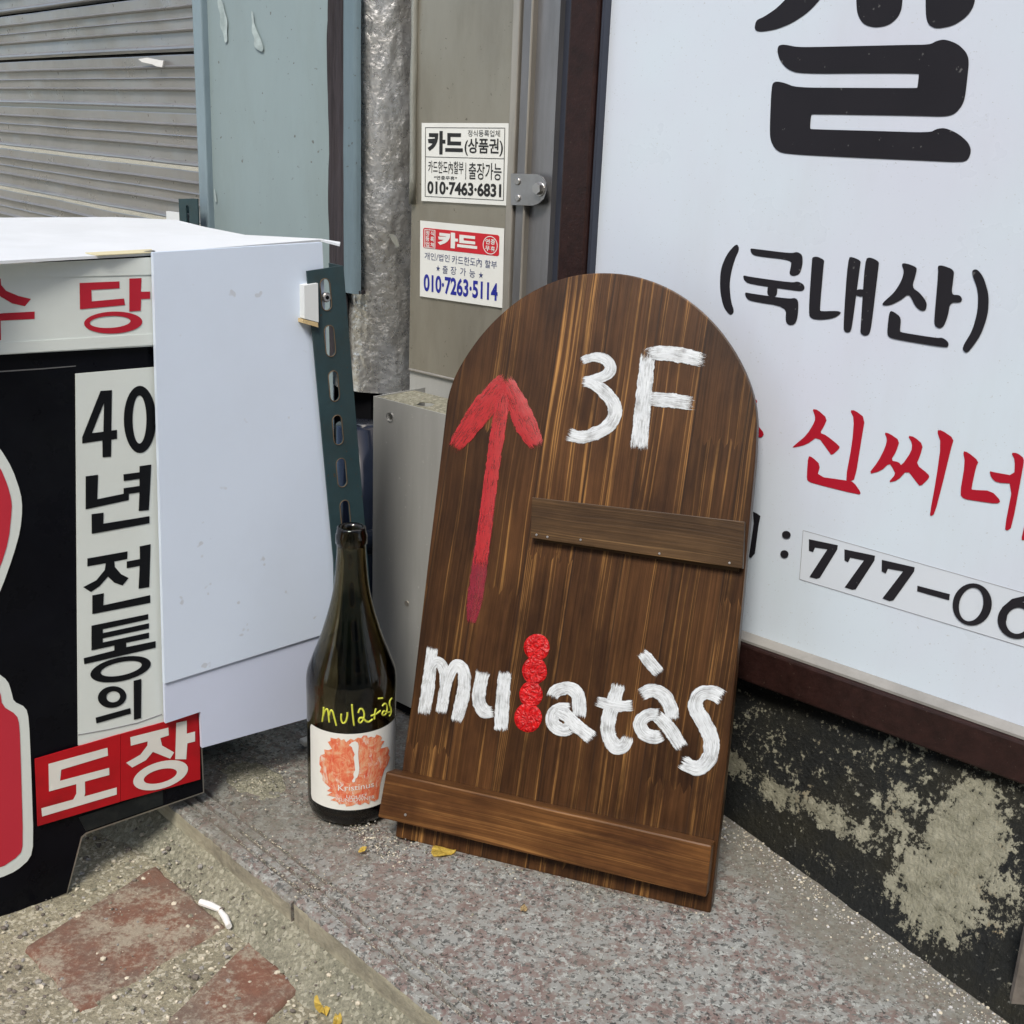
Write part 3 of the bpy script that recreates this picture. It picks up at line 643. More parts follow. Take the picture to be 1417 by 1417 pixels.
m = MB(); m.prism([PR.at(x0 + .002, zt - .001, OX - .002), PR.at(x1, zt - .001, OX - .002), PR.at(x1, zt - .001, OX - .060), PR.at(x0 + .002, zt - .001, OX - .060)], -Z * .0012, [hol]); m.done('top_sheet', M['mortar'], lb)
m = MB(); q = PR.pxuv(563, 835, OX); m.disc(PR.at(q[0], q[1], OX), PR.n, .0036, .0006, 14); m.done('paint_dot', M['steel_edge'], lb)
# navy plastic drain behind
nv = PR.px(500, 700, OX - .05); NVO = OX - .055
nb = thing('navy_pipe', Vector((nv.x, nv.y, 0)), 'dark navy glossy plastic pipe in the gap between the slotted angle and the steel box', 'pipe')
m = MB(); m.tube([Vector((nv.x, nv.y, 0)), Vector((nv.x, nv.y, zp - .012))], .030, 32); m.done('barrel', M['navy_plastic'], nb, smooth=True)
m = MB(); m.tube([Vector((nv.x, nv.y, .16)), Vector((nv.x, nv.y, .19))], .0325, 32); m.done('collar', M['navy_plastic'], nb, smooth=True)

# ================================================================== STICKERS
def sticker(name, corners, off, label):
    c = [PR.px(*p, off) for p in corners]
    ctr = sum(c, Vector()) / 4
    t_ = thing(name, ctr, label, 'sticker')
    f = lambda s, t, e=0.: c[0].lerp(c[1], s).lerp(c[3].lerp(c[2], s), t) + PR.n * e
    m = MB(); m.prism([f(*q) for q in ((0, 0), (1, 0), (1, 1), (0, 1))], -PR.n * .0004); m.done('paper', M['sticker_white'], t_)
    return t_, f
z1 = zoomed(560, 150, 4.8875)
OST = OC + .0022
t1, f1 = sticker('sticker', [z1(p) for p in ((115, 98), (703, 100), (692, 657), (113, 625))], OST, 'upper white sticker with black Korean card text and phone number ending 6831')
f1o = lambda s, t: f1(s, t, .0003)
m = MB()
for a, b, c_, d in ((.045, .055, .965, .062), (.045, .935, .965, .942), (.045, .062, .052, .935), (.958, .062, .965, .935), (.052, .425, .958, .432), (.528, .49, .535, .70)):
    m.prism([f1o(a, b), f1o(c_, b), f1o(c_, d), f1o(a, d)], (0, 0, 0))
m.done('border', M['ink_black'], t1, fix=False)
for s_, r_, w_ in (('카드', (.075, .10, .495, .395), .045), ('정식등록업체', (.55, .085, .91, .165), .0), ('(상품권)', (.515, .185, .945, .40), .02), ('카드한도內할부', (.085, .475, .505, .635), .008), ('*연중무휴*', (.155, .665, .43, .715), .01), ('출장가능', (.565, .485, .935, .695), .008), ('010·7463·6831', (.075, .735, .935, .905), .035)):
    text_fit('lettering', s_, f1o, r_, M['ink_black'], t1, w_)
t2, f2 = sticker('sticker', [z1(p) for p in ((105, 758), (673, 812), (660, 1350), (103, 1270))], OST, 'lower white sticker with red banner, blue text and phone number ending 5114')
f2o = lambda s, t: f2(s, t, .0003); f2p = lambda s, t: f2(s, t, .0006)
rr = []
for cx_, cy_, a_ in ((.925, .115, -90), (.925, .325, 0), (.065, .325, 90), (.065, .115, 180)):
    for k in range(5): q = radians(a_ + 22.5 * k); rr.append((cx_ + .025 * cos(q), cy_ + .027 * sin(q)))
m = MB(); m.prism([f2o(*p) for p in rr], (0, 0, 0)); m.done('banner', M['ink_red'], t2, fix=False)
text_fit('lettering', '카드', f2p, (.225, .115, .70, .315), M['sticker_white'], t2, .06)
m = MB()
def fr(a, b, c_, d, w_=.008):
    for q in ((a, b, c_, b + w_), (a, d - w_, c_, d), (a, b + w_, a + w_, d - w_), (c_ - w_, b + w_, c_, d - w_)):
        m.prism([f2p(q[0], q[1]), f2p(q[2], q[1]), f2p(q[2], q[3]), f2p(q[0], q[3])], (0, 0, 0))
fr(.06, .105, .195, .345)
m.done('banner_outline', M['sticker_white'], t2, fix=False); m = MB()
m.prism([f2p(*p) for p in ell(.85, .225, .085, .115, 0, 28)], (0, 0, 0), [[f2p(*p) for p in ell(.85, .225, .077, .105, 0, 28)]])
m.done('banner_outline', M['sticker_white'], t2, fix=False)
for s_, r_ in (('정', (.075, .12, .12, .185)), ('등', (.075, .195, .12, .26)), ('업', (.075, .27, .12, .33)), ('식', (.135, .12, .18, .185)), ('록', (.135, .195, .18, .26)), ('체', (.135, .27, .18, .33)), ('연', (.795, .15, .845, .215)), ('중', (.855, .15, .905, .215)), ('무', (.795, .235, .845, .30)), ('휴', (.855, .235, .905, .30))):
    text_fit('lettering', s_, f2p, r_, M['sticker_white'], t2, .02)
for s_, r_, w_, mt in (('개인/법인', (.06, .405, .37, .50), .0, 'ink_navy'), ('카드한도內', (.40, .405, .755, .515), .0, 'ink_navy'), ('할부', (.79, .415, .93, .515), .0, 'ink_navy'), ('★', (.205, .555, .255, .635), 0, 'ink_navy'), ('출', (.285, .55, .35, .655), .0, 'ink_navy'), ('장', (.385, .55, .455, .655), .0, 'ink_navy'), ('가', (.50, .55, .57, .655), .0, 'ink_navy'), ('능', (.61, .555, .68, .66), .0, 'ink_navy'), ('★', (.72, .57, .775, .655), 0, 'ink_navy'), ('010·7263·5114', (.05, .69, .945, .925), .03, 'ink_blue')):
    text_fit('lettering', s_, f2o, r_, M[mt], t2, w_)

# ================================================================== FRAMED SIGN
fs = thing('framed_sign', PR.at(-.25, .15, 0), 'large white Korean restaurant sign in a dark brown frame on the right', 'sign')
OS = -.014
ul = PR.pxuv(789, 0)[0]; ui = PR.pxuv(829, 0)[0]; zi = PR.pxuv(1417, 1028)[1]; zo = PR.pxuv(1417, 1088)[1]; ur = .95; ztop = 1.25
fz = MB(); fz.box(PR.at(ul, zo, -.05), PR.u * (ui - ul), Z * (ztop - zo), PR.n * .05, .0025, 2); fz.done('frame_stile', M['sign_frame_brown'], fs)
fz = MB(); fz.box(PR.at(ui + .0003, zo, -.05), PR.u * (ur - ui), Z * (zi - zo), PR.n * .0495, .0025, 2); fz.done('frame_rail', M['sign_frame_brown'], fs)
fz = MB(); fz.box(PR.at(ui + .0003, ztop - .04, -.05), PR.u * (ur - ui), Z * .04, PR.n * .0495, .0025, 2); fz.done('frame_rail', M['sign_frame_brown'], fs)
fz = MB(); fz.box(PR.at(ur + .001, zo, -.05), PR.u * .04, Z * (ztop - zo), PR.n * .05, .0025, 2); fz.done('frame_stile', M['sign_frame_brown'], fs)
fz = MB(); fz.box(PR.at(ui + .0005, zi + .0005, -.05), PR.u * .0035, Z * (ztop - zi - .042), PR.n * .046, .0008); fz.done('inner_bead', M['steel_dark'], fs)
fz = MB(); fz.prism([PR.at(ui + .006, zi + .0005, -.004), PR.at(ui + .006, zi + .0008, OS - .01), PR.at(ui + .006, zi + .0075, OS + .0005), PR.at(ui + .006, zi + .0075, OS + .002), PR.at(ui + .006, zi + .003, -.004)], PR.u * (ur - ui - .008)); fz.done('inner_bead', M['frame_alu'], fs)
m = MB(); m.box(PR.at(ui + .004, zi + .001, OS - .003), PR.u * (ur - ui - .006), Z * (ztop - zi - .045), PR.n * .003); m.done('face_sheet', M['sign_face'], fs)
zA = zoomed(860, 0, 2.544); zB = zoomed(880, 400, 2.6239)
OL = OS + .0004
big_g = [
 [(468, 95), (475, 70), (500, 60), (545, 30), (585, -10), (640, -90), (760, -90), (715, -20), (660, 42), (600, 82), (545, 104), (490, 113), (472, 108)],
 [(826, -110), (990, -110), (990, 20), (975, 60), (940, 90), (890, 98), (850, 85), (830, 50), (826, 0)],
 [(1072, -110), (1252, -110), (1246, 10), (1220, 55), (1170, 90), (1110, 102), (1080, 88), (1070, 50)],
 [(548, 180), (552, 160), (572, 156), (620, 166), (700, 165), (1000, 158), (1085, 157), (1110, 143), (1140, 138), (1185, 155), (1215, 185), (1224, 215), (1216, 290), (1210, 340), (1200, 370), (1175, 400), (1140, 411), (1045, 408), (800, 404), (672, 402), (668, 404), (665, 430), (664, 452), (668, 455), (900, 461), (1085, 467), (1110, 453), (1140, 450), (1185, 470), (1220, 500), (1232, 530), (1222, 560), (1200, 572), (1050, 565), (800, 554), (570, 542), (540, 525), (523, 490), (522, 440), (528, 300), (540, 286), (570, 290), (615, 308), (800, 309), (1038, 310), (1042, 308), (1047, 263), (1045, 259), (900, 258), (630, 260), (585, 245), (558, 215)]]
print_on('lettering', PR, OL, big_g, M['sign_ink'], fs, zA, 2)
paren = [
 [(405, 856), (416, 875), (400, 910), (388, 950), (380, 1000), (385, 1060), (398, 1098), (382, 1112), (358, 1080), (346, 1020), (348, 950), (370, 895)],
 [(452, 874), (470, 876), (598, 892), (618, 886), (637, 897), (638, 930), (628, 965), (605, 973), (590, 965), (596, 940), (598, 916), (480, 903), (458, 895)],
 [(427, 968), (450, 974), (600, 995), (620, 990), (640, 1000), (646, 1015), (635, 1026), (600, 1022), (450, 1000), (432, 988)],
 [(515, 1002), (550, 1007), (546, 1046), (512, 1042)],
 [(434, 1028), (455, 1033), (590, 1052), (612, 1048), (624, 1062), (620, 1120), (610, 1142), (590, 1146), (577, 1132), (580, 1080), (450, 1060), (437, 1045)],
 [(672, 905), (690, 903), (714, 915), (712, 930), (698, 1090), (702, 1096), (760, 1094), (776, 1100), (750, 1120), (700, 1127), (668, 1122), (658, 1105), (670, 920)],
 [(797, 905), (815, 905), (843, 918), (840, 935), (812, 1150), (805, 1170), (787, 1170), (780, 1155)],
 [(857, 912), (875, 905), (907, 920), (905, 940), (880, 1150), (872, 1178), (855, 1183), (840, 1172), (842, 1150)],
 [(826, 1017), (866, 1020), (862, 1045), (824, 1042)],
 [(985, 928), (1000, 926), (1040, 940), (1038, 960), (1022, 1012), (1050, 1030), (1076, 1065), (1072, 1092), (1055, 1095), (1035, 1080), (1012, 1032), (985, 1055), (945, 1075), (918, 1075), (920, 1065), (960, 1030), (985, 990), (995, 955)],
 [(1113, 935), (1130, 934), (1172, 950), (1168, 985), (1161, 1038), (1190, 1038), (1200, 1052), (1195, 1065), (1157, 1064), (1150, 1110), (1135, 1148), (1118, 1157), (1100, 1145), (1103, 1100), (1115, 960)],
 [(943, 1093), (960, 1098), (985, 1118), (980, 1165), (984, 1170), (1110, 1190), (1130, 1188), (1150, 1203), (1152, 1218), (1140, 1224), (960, 1194), (938, 1185), (935, 1165)],
 [(1230, 955), (1250, 945), (1275, 975), (1294, 1040), (1290, 1110), (1265, 1180), (1225, 1235), (1212, 1243), (1197, 1225), (1235, 1165), (1255, 1090), (1255, 1020)]]
print_on('lettering', PR, OL, paren, M['sign_ink'], fs, zA, 2)
red = [
 [(640, 435), (660, 438), (695, 470), (682, 500), (668, 522), (690, 530), (740, 570), (738, 580), (710, 605), (700, 590), (660, 535), (620, 565), (568, 577), (572, 570), (620, 530), (650, 480), (650, 460)],
 [(777, 440), (795, 440), (832, 468), (820, 540), (796, 690), (778, 698), (760, 694), (785, 560), (792, 470)],
 [(625, 606), (640, 610), (670, 638), (658, 680), (765, 695), (790, 700), (818, 740), (808, 747), (640, 705), (622, 695), (620, 680)],
 [(902, 520), (920, 524), (958, 550), (945, 590), (925, 622), (955, 628), (964, 642), (1000, 590), (1003, 560), (987, 532), (1010, 536), (1043, 565), (1032, 605), (1018, 637), (1062, 672), (1066, 685), (1032, 718), (1018, 700), (985, 657), (950, 695), (915, 703), (943, 672), (932, 650), (920, 632), (890, 660), (843, 673), (880, 625), (905, 575), (912, 545)],
 [(1092, 513), (1110, 512), (1155, 543), (1145, 575), (1115, 700), (1085, 815), (1070, 826), (1067, 815), (1090, 690), (1108, 560)],
 [(1187, 588), (1205, 592), (1245, 625), (1235, 645), (1218, 725), (1222, 729), (1290, 732), (1326, 770), (1310, 780), (1240, 770), (1190, 762), (1176, 745), (1195, 630)],
 [(1362, 594), (1385, 595), (1410, 615), (1405, 650), (1365, 865), (1348, 878), (1338, 870), (1370, 706), (1310, 703), (1290, 685), (1283, 660), (1300, 665), (1374, 678), (1376, 620)],
 [(1455, 615), (1475, 620), (1500, 645), (1485, 720), (1425, 900), (1402, 915), (1400, 900), (1440, 740), (1465, 650)],
 [(398, 380), (428, 395), (443, 408), (430, 422), (400, 410)],
 [(400, 480), (440, 492), (467, 525), (455, 540), (435, 535), (400, 510)]]
print_on('lettering', PR, OL, red, M['vinyl_sign_red'], fs, zB, 1)
# clear film patch with the phone number
filmpx = [zB(p) for p in ((607, 876), (1700, 1186), (1690, 1384), (594, 1053))]
m = MB(); m.prism([PR.px(*p, OS + .0003) for p in filmpx], (0, 0, 0)); m.done('film_patch', M['film_clear'], fs, fix=False)
m = MB(); cc = [PR.px(*p, OS + .0003) for p in filmpx]
for i in range(4): m.tube([cc[i], cc[(i + 1) % 4]], .0003, 4)
m.done('film_edge', M['film_edge'], fs)
dig = [
 [(425, 808), (440, 815), (452, 824), (445, 860), (432, 960), (417, 977), (410, 972), (428, 850)],
 [(628, 908), (733, 930), (731, 945), (668, 1048), (655, 1052), (630, 1045), (695, 945), (650, 938), (643, 955), (628, 950)],
 [(757, 945), (868, 968), (866, 985), (798, 1090), (785, 1092), (758, 1083), (828, 985), (778, 975), (770, 992), (757, 985)],
 [(893, 983), (1012, 1010), (1010, 1025), (935, 1130), (920, 1133), (895, 1123), (970, 1025), (915, 1015), (907, 1033), (892, 1025)],
 [(1022, 1077), (1140, 1108), (1137, 1130), (1021, 1097)]]
print_on('lettering', PR, OL + .0004, dig, M['sign_ink'], fs, zB)
print_on('lettering', PR, OL + .0008, [ell(546, 892, 16, 14, 10, 18), ell(539, 962, 15, 14, 10, 18)] + [(ell(1221, 1145, 71, 77, 12), ell(1217, 1145, 43, 62, 14)), (ell(1384, 1202, 71, 68, 10), ell(1386, 1204, 42, 48, 14)),
 [(1315, 1190), (1330, 1155), (1365, 1125), (1420, 1112), (1470, 1125), (1468, 1140), (1420, 1130), (1375, 1145), (1350, 1175), (1345, 1205)]], M['sign_ink'], fs, zB)

# ================================================================== STAMP SHOP BOX
sb = thing('stamp_shop_box', PL.px(230, 1110), 'Korean stamp shop sign box with red and black lettering and blank white foam boards', 'sign box')
bpx = [(-150, 384), (0, 370), (214, 347), (216, 505), (276, 985), (281, 1096), (119, 1152), (112, 1158), (92, 1236), (0, 1270), (-150, 1325)]
def slabpx(name, pts, off, th, mat, parent=sb, plane=PL):
    m = MB(); m.prism([plane.px(x, y, off) for x, y in pts], -plane.n * th); return m.done(name, M[mat], parent)
slabpx('board_core', [(-150, 384), (0, 370), (215, 347), (217, 505), (278, 984), (282.6, 1097), (120, 1153.5), (114, 1159), (93, 1237.5), (0, 1271.5), (-150, 1327)], -.0006, .006, 'steel_edge')
slabpx('black_board', bpx, 0, .0005, 'black_board')
slabpx('dirty_patch', [(109, 1131), (225, 1092), (226, 1113), (119, 1150)], .0008, .0007, 'black_board_dirty')
slabpx('black_strip', [(230, 1090), (279, 1070), (281, 1094), (230, 1112)], .0008, .0007, 'black_board')
slabpx('header_panel', [(-150, 380), (0, 367), (212, 357), (215, 479), (0, 491), (-150, 502)], .004, .0036, 'panel_white')
slabpx('header_trim', [(-150, 380), (0, 366), (212, 356), (213, 380), (0, 385.5), (-150, 396)], .0047, .0006, 'panel_white')
slabpx('header_trim', [(-150, 489), (0, 474.5), (214, 462), (215, 477), (0, 490), (-150, 500)], .0047, .0006, 'panel_white')
slabpx('scratch_line', [(-60, 518), (0, 513.4), (60, 509.5), (105, 506), (105, 507), (60, 511), (0, 515), (-60, 520)], .0004, .0003, 'steel_grey')
slabpx('strip_panel', [(105, 517.5), (216, 508), (228, 1001), (227, 1008), (108.6, 1031.6)], .002, .0018, 'panel_white')
slabpx('red_panel', [z for z in map(zoomed(0, 740, 2.6233), ((127, 815), (437, 724), (437, 969), (137, 1058)))], .0034, .0012, 'sticker_red')
slabpx('red_panel', [z for z in map(zoomed(0, 740, 2.6233), ((438.5, 724), (725, 645), (727, 888), (438.5, 968)))], .0034, .0012, 'sticker_red')
slabpx('seal_contour', chaikin([(-150, 560), (-80, 556), (-30, 585), (0, 620), (17, 648), (29, 683), (31, 704), (28, 735), (18, 770), (2, 815), (-15, 850), (-20, 880), (-18, 915), (-5, 930), (11, 942), (16, 958), (19, 971), (36, 979), (40, 995), (43, 1060), (46.5, 1167), (42, 1188), (23, 1205), (0, 1215), (-150, 1262)], 1), .0012, .001, 'panel_white')
slabpx('seal_shape', chaikin([(-150, 590), (-80, 585), (-30, 612), (0, 646), (10, 670), (15.5, 690), (16.5, 704), (12, 748), (0, 786), (-30, 850), (-35, 900), (-30, 930), (-10, 948), (0, 956), (3, 977), (23, 989), (27, 1003), (29, 1060), (32, 1168), (28, 1183), (0, 1202), (-150, 1248)], 1), .0016, .0003, 'stamp_red')
zC = zoomed(0, 360, 3.5433); zD = zoomed(0, 740, 2.6233)
print_on('lettering', PL, .0043, [
 [(-38, 78), (2, 78), (6, 122), (30, 150), (92, 176), (152, 190), (122, 226), (60, 212), (5, 180), (-18, 158), (-50, 195), (-110, 232), (-160, 245), (-190, 210), (-120, 185), (-62, 150), (-40, 120)],
 [(-200, 272), (170, 252), (170, 288), (3, 297), (5, 392), (-38, 396), (-38, 300), (-200, 309)],
 [(390, 112), (586, 104), (586, 138), (448, 146), (450, 202), (608, 188), (613, 220), (392, 241)],
 [(634, 90), (694, 88), (691, 155), (736, 154), (736, 189), (692, 191), (690, 248), (634, 252)],
 (ell(555, 306, 143, 54, -2), ell(540, 303, 100, 29, -3))], M['vinyl_red'], sb, zC)
print_on('lettering', PL, .0024, [
 ([(493, 641), (549, 637), (546, 835), (574, 832), (574, 876), (546, 880), (545, 964), (503, 967), (502, 884), (403, 899), (403, 868)], [(510, 700), (507, 841), (451, 848)]),
 (ell(686, 781, 79, 165), ell(684, 781, 34, 118)),
 [(420, 1060), (481, 1052), (477, 1172), (632, 1140), (632, 1176), (420, 1222)],
 [(605, 1050), (684, 1040), (684, 1010), (742, 1002), (730, 1225), (680, 1230), (684, 1138), (632, 1146), (606, 1152), (606, 1118), (684, 1107), (684, 1072), (607, 1083)],
 [(449, 1245), (508, 1238), (506, 1292), (733, 1255), (733, 1290), (450, 1342)]], M['vinyl_black'], sb, zC)
print_on('lettering', PL, .0024, [
 [(317, 86), (463, 60), (462, 88), (415, 97), (417, 117), (440, 143), (467, 157), (445, 184), (415, 174), (392, 152), (362, 186), (330, 208), (302, 190), (350, 165), (380, 128), (384, 103), (317, 115)],
 [(460, 97), (508, 88), (507, 42), (547, 34), (542, 190), (503, 196), (507, 113), (460, 122)],
 [(335, 220), (377, 212), (375, 256), (545, 219), (546, 247), (335, 288)],
 [(332, 330), (538, 288), (538, 307), (373, 343), (373, 357), (541, 321), (541, 340), (373, 376), (373, 391), (541, 355), (541, 375), (458, 392), (458, 408), (565, 386), (565, 410), (306, 470), (304, 448), (415, 420), (415, 402), (332, 420)],
 (ell(438, 488, 112, 43, -12), ell(440, 486, 76, 24, -12)),
 (ell(407, 589, 52, 39, -8), ell(411, 588, 25, 20, -8)),
 [(347, 664), (473, 629), (475, 649), (350, 685)], [(485, 530), (513, 523), (512, 665), (486, 672)]], M['vinyl_black'], sb, zD)
print_on('lettering', PL, .0038, [
 [(176, 832), (390, 773), (392, 802), (222, 853), (218, 893), (396, 846), (397, 872), (308, 896), (309, 938), (306, 950), (424, 917), (424, 943), (153, 1023), (150, 993), (266, 961), (277, 940), (277, 905), (178, 932)],
 [(473, 735), (611, 700), (613, 728), (582, 738), (588, 765), (632, 790), (618, 813), (565, 792), (555, 788), (530, 818), (480, 845), (458, 828), (510, 798), (535, 765), (536, 750), (475, 766)],
 [(640, 683), (678, 675), (678, 722), (708, 714), (708, 750), (680, 757), (676, 815), (636, 815)],
 (ell(583, 873, 103, 48, -17), ell(582, 876, 62, 24, -15))], M['raised_white'], sb, zD)
# small cracks along the lower end of the strip
slabpx('tape_seam', [(108, 1016.5), (150, 1009), (190, 1000), (224, 988), (224, 989), (190, 1001), (150, 1010), (108, 1017.5)], .0025, .0004, 'film_edge')
# foam boards
slabpx('foam_board', [(212, 349.5), (446, 335.5), (450, 430), (456, 600), (460, 720), (462, 872), (447, 878), (228, 946), (216.5, 515)], .0115, .005, 'foam_white')
slabpx('foam_board', [(227.5, 940), (447, 873), (461, 868), (462, 984), (430, 993), (279.5, 1035), (277.5, 985), (229, 1001)], .0095, .004, 'foam_lower')
slabpx('foam_block', [(421, 395), (440, 392), (441, 446), (421.5, 441)], .020, .0085, 'foam_edge')
slabpx('wood_block', [(419, 441.5), (440, 446.5), (440.5, 453), (419, 447)], .020, .0085, 'leaf_tan')
# top sheet
TZ = .5235
topx = [(-150, 381), (0, 365), (212, 353.5), (445, 334.5), (470, 341), (471, 338), (444, 333.5), (339, 328), (284, 317), (244, 307), (159, 303), (0, 304), (-150, 306)]
pt = [floor_px(x, y, TZ + .012) for x, y in topx]
top = thing('cover_sheet', pt[2], 'white foam sheet lying flat across the top of the stamp shop box', 'sheet')
m = MB(); m.prism(pt, Z * .0022); m.done('sheet', M['sheet_top'], top)
m = MB(); m.prism([floor_px(x, y, TZ + .0145) for x, y in ((118, 350.5), (210, 345.5), (211, 350), (135, 354))], Z * .0006); m.done('card_strip', M['tan_card'], sb)
# body of the box behind its face
m = MB(); u0 = PL.pxuv(-150, 600)[0]; u1 = PL.pxuv(440, 600)[0]
m.box(PL.at(u0, .085, -.07), PL.u * (u1 - u0 - .02), Z * .435, -PL.n * .22); m.done('box_body', M['black_board'], sb)
# ---- slotted angle
OA = .016
ang = thing('slotted_angle', PL.px(505, 1010, OA), 'dark teal slotted steel angle leaning upright behind the bottle, against the white foam board', 'metal angle')
A0, A1 = Vector((*PL.pxuv(449, 371.5, OA), 0)), Vector((*PL.pxuv(479.5, 718, OA), 0))
dv = (A1 - A0).normalized(); du = Vector((-dv.y, dv.x, 0)); hw = .0185
A2 = A0 + dv * (A0.y / -dv.y)
def ap(l, w, o=0.): q = A0 + dv * l + du * w; return PL.at(q.x, q.y, OA + o)
Ltot = (A2 - A0).length
slots = []
l = .024; lim = Ltot - .02; pit_ = ((A1 - A0).length) * .1765
while l < lim:
    hl = pit_ * .34; r_ = .0052
    lp_ = [ap(l - hl + r_ - r_ * cos(t_), r_ * sin(t_)) for t_ in [-pi / 2 + pi * k / 8 for k in range(9)]][::-1]
    lp_ = [ap(l - hl + r_ - r_ * sin(t_), r_ * cos(t_) - .001) for t_ in [pi * k / 8 for k in range(9)]] + [ap(l + hl - r_ + r_ * sin(t_), -r_ * cos(t_) - .001) for t_ in [pi * k / 8 for k in range(9)]]
    slots.append(lp_); l += pit_
m = MB(); m.prism([ap(0, -hw), ap(0, hw), ap(Ltot, hw), ap(Ltot, -hw)], -PL.n * .0018, slots); m.done('slotted_flange', M['angle_teal'], ang)
m = MB(); m.box(ap(0, hw * (1 if du.x > 0 else -1)), ap(Ltot, 0) - ap(0, 0), -PL.n * .024, PL.u * .0018); m.done('side_flange', M['angle_teal'], ang)
m = MB()
for s_ in slots:
    n_s = len(s_); c_ = sum(s_, Vector()) / n_s
    m.tube([p + PL.n * .0002 for p in s_] + [s_[0] + PL.n * .0002], .0005, 4, False)
m.done('slot_rims', M['angle_rust'], ang)
m = MB(); bc = PL.px(450, 411, OA - .004); m.disc(bc, PL.n, .0046, .004, 14, 1); m.done('bolt', M['bolt_metal'], ang)
m = MB(); m.disc(bc + PL.n * .0041, PL.n, .002, .0005, 6); m.done('bolt_recess', M['dark_void'], ang)
# short slotted bracket standing behind the box
OQ = OFP + .03
q0 = PR.pxuv(247, 275, OQ); q1 = PR.pxuv(273, 275, OQ)
ba = thing('slotted_angle', PR.at(q0[0], 0, OQ), 'short dark slotted angle end sticking up behind the white top sheet', 'metal angle')
cxm = (q0[0] + q1[0]) / 2 - .002
sl = []
for k in range(8):
    zc_ = q0[1] - .022 - k * .045
    sl.append([PR.at(cxm + .004 * cos(t_), zc_ + (.011 if sin(t_) >= 0 else -.011) + .004 * sin(t_), OQ) for t_ in [2 * pi * j / 16 for j in range(16)]])
m = MB(); m.prism([PR.at(q0[0], .0, OQ), PR.at(q1[0], .0, OQ), PR.at(q1[0], q1[1], OQ), PR.at(q0[0], q0[1], OQ)], -PR.n * .002, sl); m.done('slotted_flange', M['angle_teal'], ba)
m = MB(); m.box(PR.at(q0[0], .0, OQ - .0021), PR.u * .002, Z * q0[1], -PR.n * .022); m.done('side_flange', M['angle_teal'], ba)
m = MB(); m.box(PR.at(q0[0] - .045, q0[1] - .055, OQ - .012), PR.u * .06, Z * .035, PR.n * .004); o = m.done('foam_offcut', M['foam_edge'], base=PR.at(q0[0] - .03, q0[1] - .04, OQ - .01)); tag(o, 'pale foam offcut wedged between the shutter bottom and the short slotted angle', 'offcut')

# ================================================================== ARCHED WOODEN SIGN
BA, BB = floor_px(547, 1158), floor_px(983, 1264)
LEAN = radians(19)
bd = (BB - BA).normalized(); bn = Vector((-bd.y, bd.x, 0)); bv = Z * cos(LEAN) + bn * sin(LEAN)
BP = Plane(BA, bd, bv)
ws = thing('arched_sign', BA.lerp(BB, .5), 'arched dark stained wooden sign board with white painted 3F and a red arrow', 'sign board')
def uvmesh(o, plane):
    """box-like UV in metres: face coordinates for the front, depth for the edges"""
    lay = o.data.uv_layers.new(name='UVMap'); par = Vector(o.parent.location)
    for p in o.data.polygons:
        for li in p.loop_indices:
            q = o.data.vertices[o.data.loops[li].vertex_index].co + par; u, v = plane.uv(q); d = (q - plane.o).dot(plane.n)
            if abs(p.normal.dot(plane.n)) > .7: lay.data[li].uv = (u, v)
            elif abs(p.normal.dot(plane.u)) > .7: lay.data[li].uv = (d + .3, v)
            else: lay.data[li].uv = (u, d + v)
def catmull(pts, n=12):
    P = [pts[0]] + list(pts) + [pts[-1]]; out = []
    for i in range(1, len(P) - 2):
        for k in range(n):
            t_ = k / n; a, b, c, d = P[i - 1], P[i], P[i + 1], P[i + 2]
            out.append(tuple(.5 * (2 * b[q] + (c[q] - a[q]) * t_ + (2 * a[q] - 5 * b[q] + 4 * c[q] - d[q]) * t_ ** 2 + (3 * b[q] - a[q] - 3 * c[q] + d[q]) * t_ ** 3) for q in range(len(pts[0]))))
    out.append(tuple(pts[-1])); return out
arch = [(618.5, 556), (623, 538), (632, 515), (648, 488), (668, 461), (692, 436), (722, 412), (757, 393), (793, 381.5), (830, 377.5), (868, 380), (905, 390), (940, 407), (972, 431), (1000, 461), (1022, 495), (1037, 529), (1045, 560), (1047.5, 588)]
out = [(547, 1158), (558, 1052), (571, 960), (594, 762), (607, 655)] + catmull(arch, 4) + [(1045, 640), (1035, 745), (1023.5, 872), (1014, 975), (999, 1120), (983, 1264)]
m = MB(); m.prism([BP.px(x, y) for x, y in out], -BP.n * .018)
bmesh.ops.recalc_face_normals(m.bm, faces=m.bm.faces)
es = [e for e in m.bm.edges if len(e.link_faces) == 2 and e.calc_face_angle(0) > 1.0]
bmesh.ops.bevel(m.bm, geom=es, offset=.0014, segments=2, profile=.6, affect='EDGES')
pan = m.done('panel', M['wood_panel'], ws); uvmesh(pan, BP)
def strip(name, c4, off, th, mat, bev):
    """a batten on the board: px of its four front corners"""
    p = [BP.px(x, y, off + th) for x, y in c4]
    m = MB(); m.prism(p, -BP.n * th); bmesh.ops.recalc_face_normals(m.bm, faces=m.bm.faces)
    bmesh.ops.bevel(m.bm, geom=list({e for e in m.bm.edges if e.calc_face_angle(0) > .6}), offset=bev, segments=2, profile=.6, affect='EDGES')
    o = m.done(name, M[mat], ws); uvmesh(o, BP); return o
sf = strip('shelf_strip', [(736, 688), (1030.5, 722), (1027.5, 787), (734, 744)], .0025, .0095, 'wood_shelf', .0006)
m = MB(); m.box(BP.px(742, 742, .0002), BP.u * .190, -BP.v * .004, BP.n * .002); 
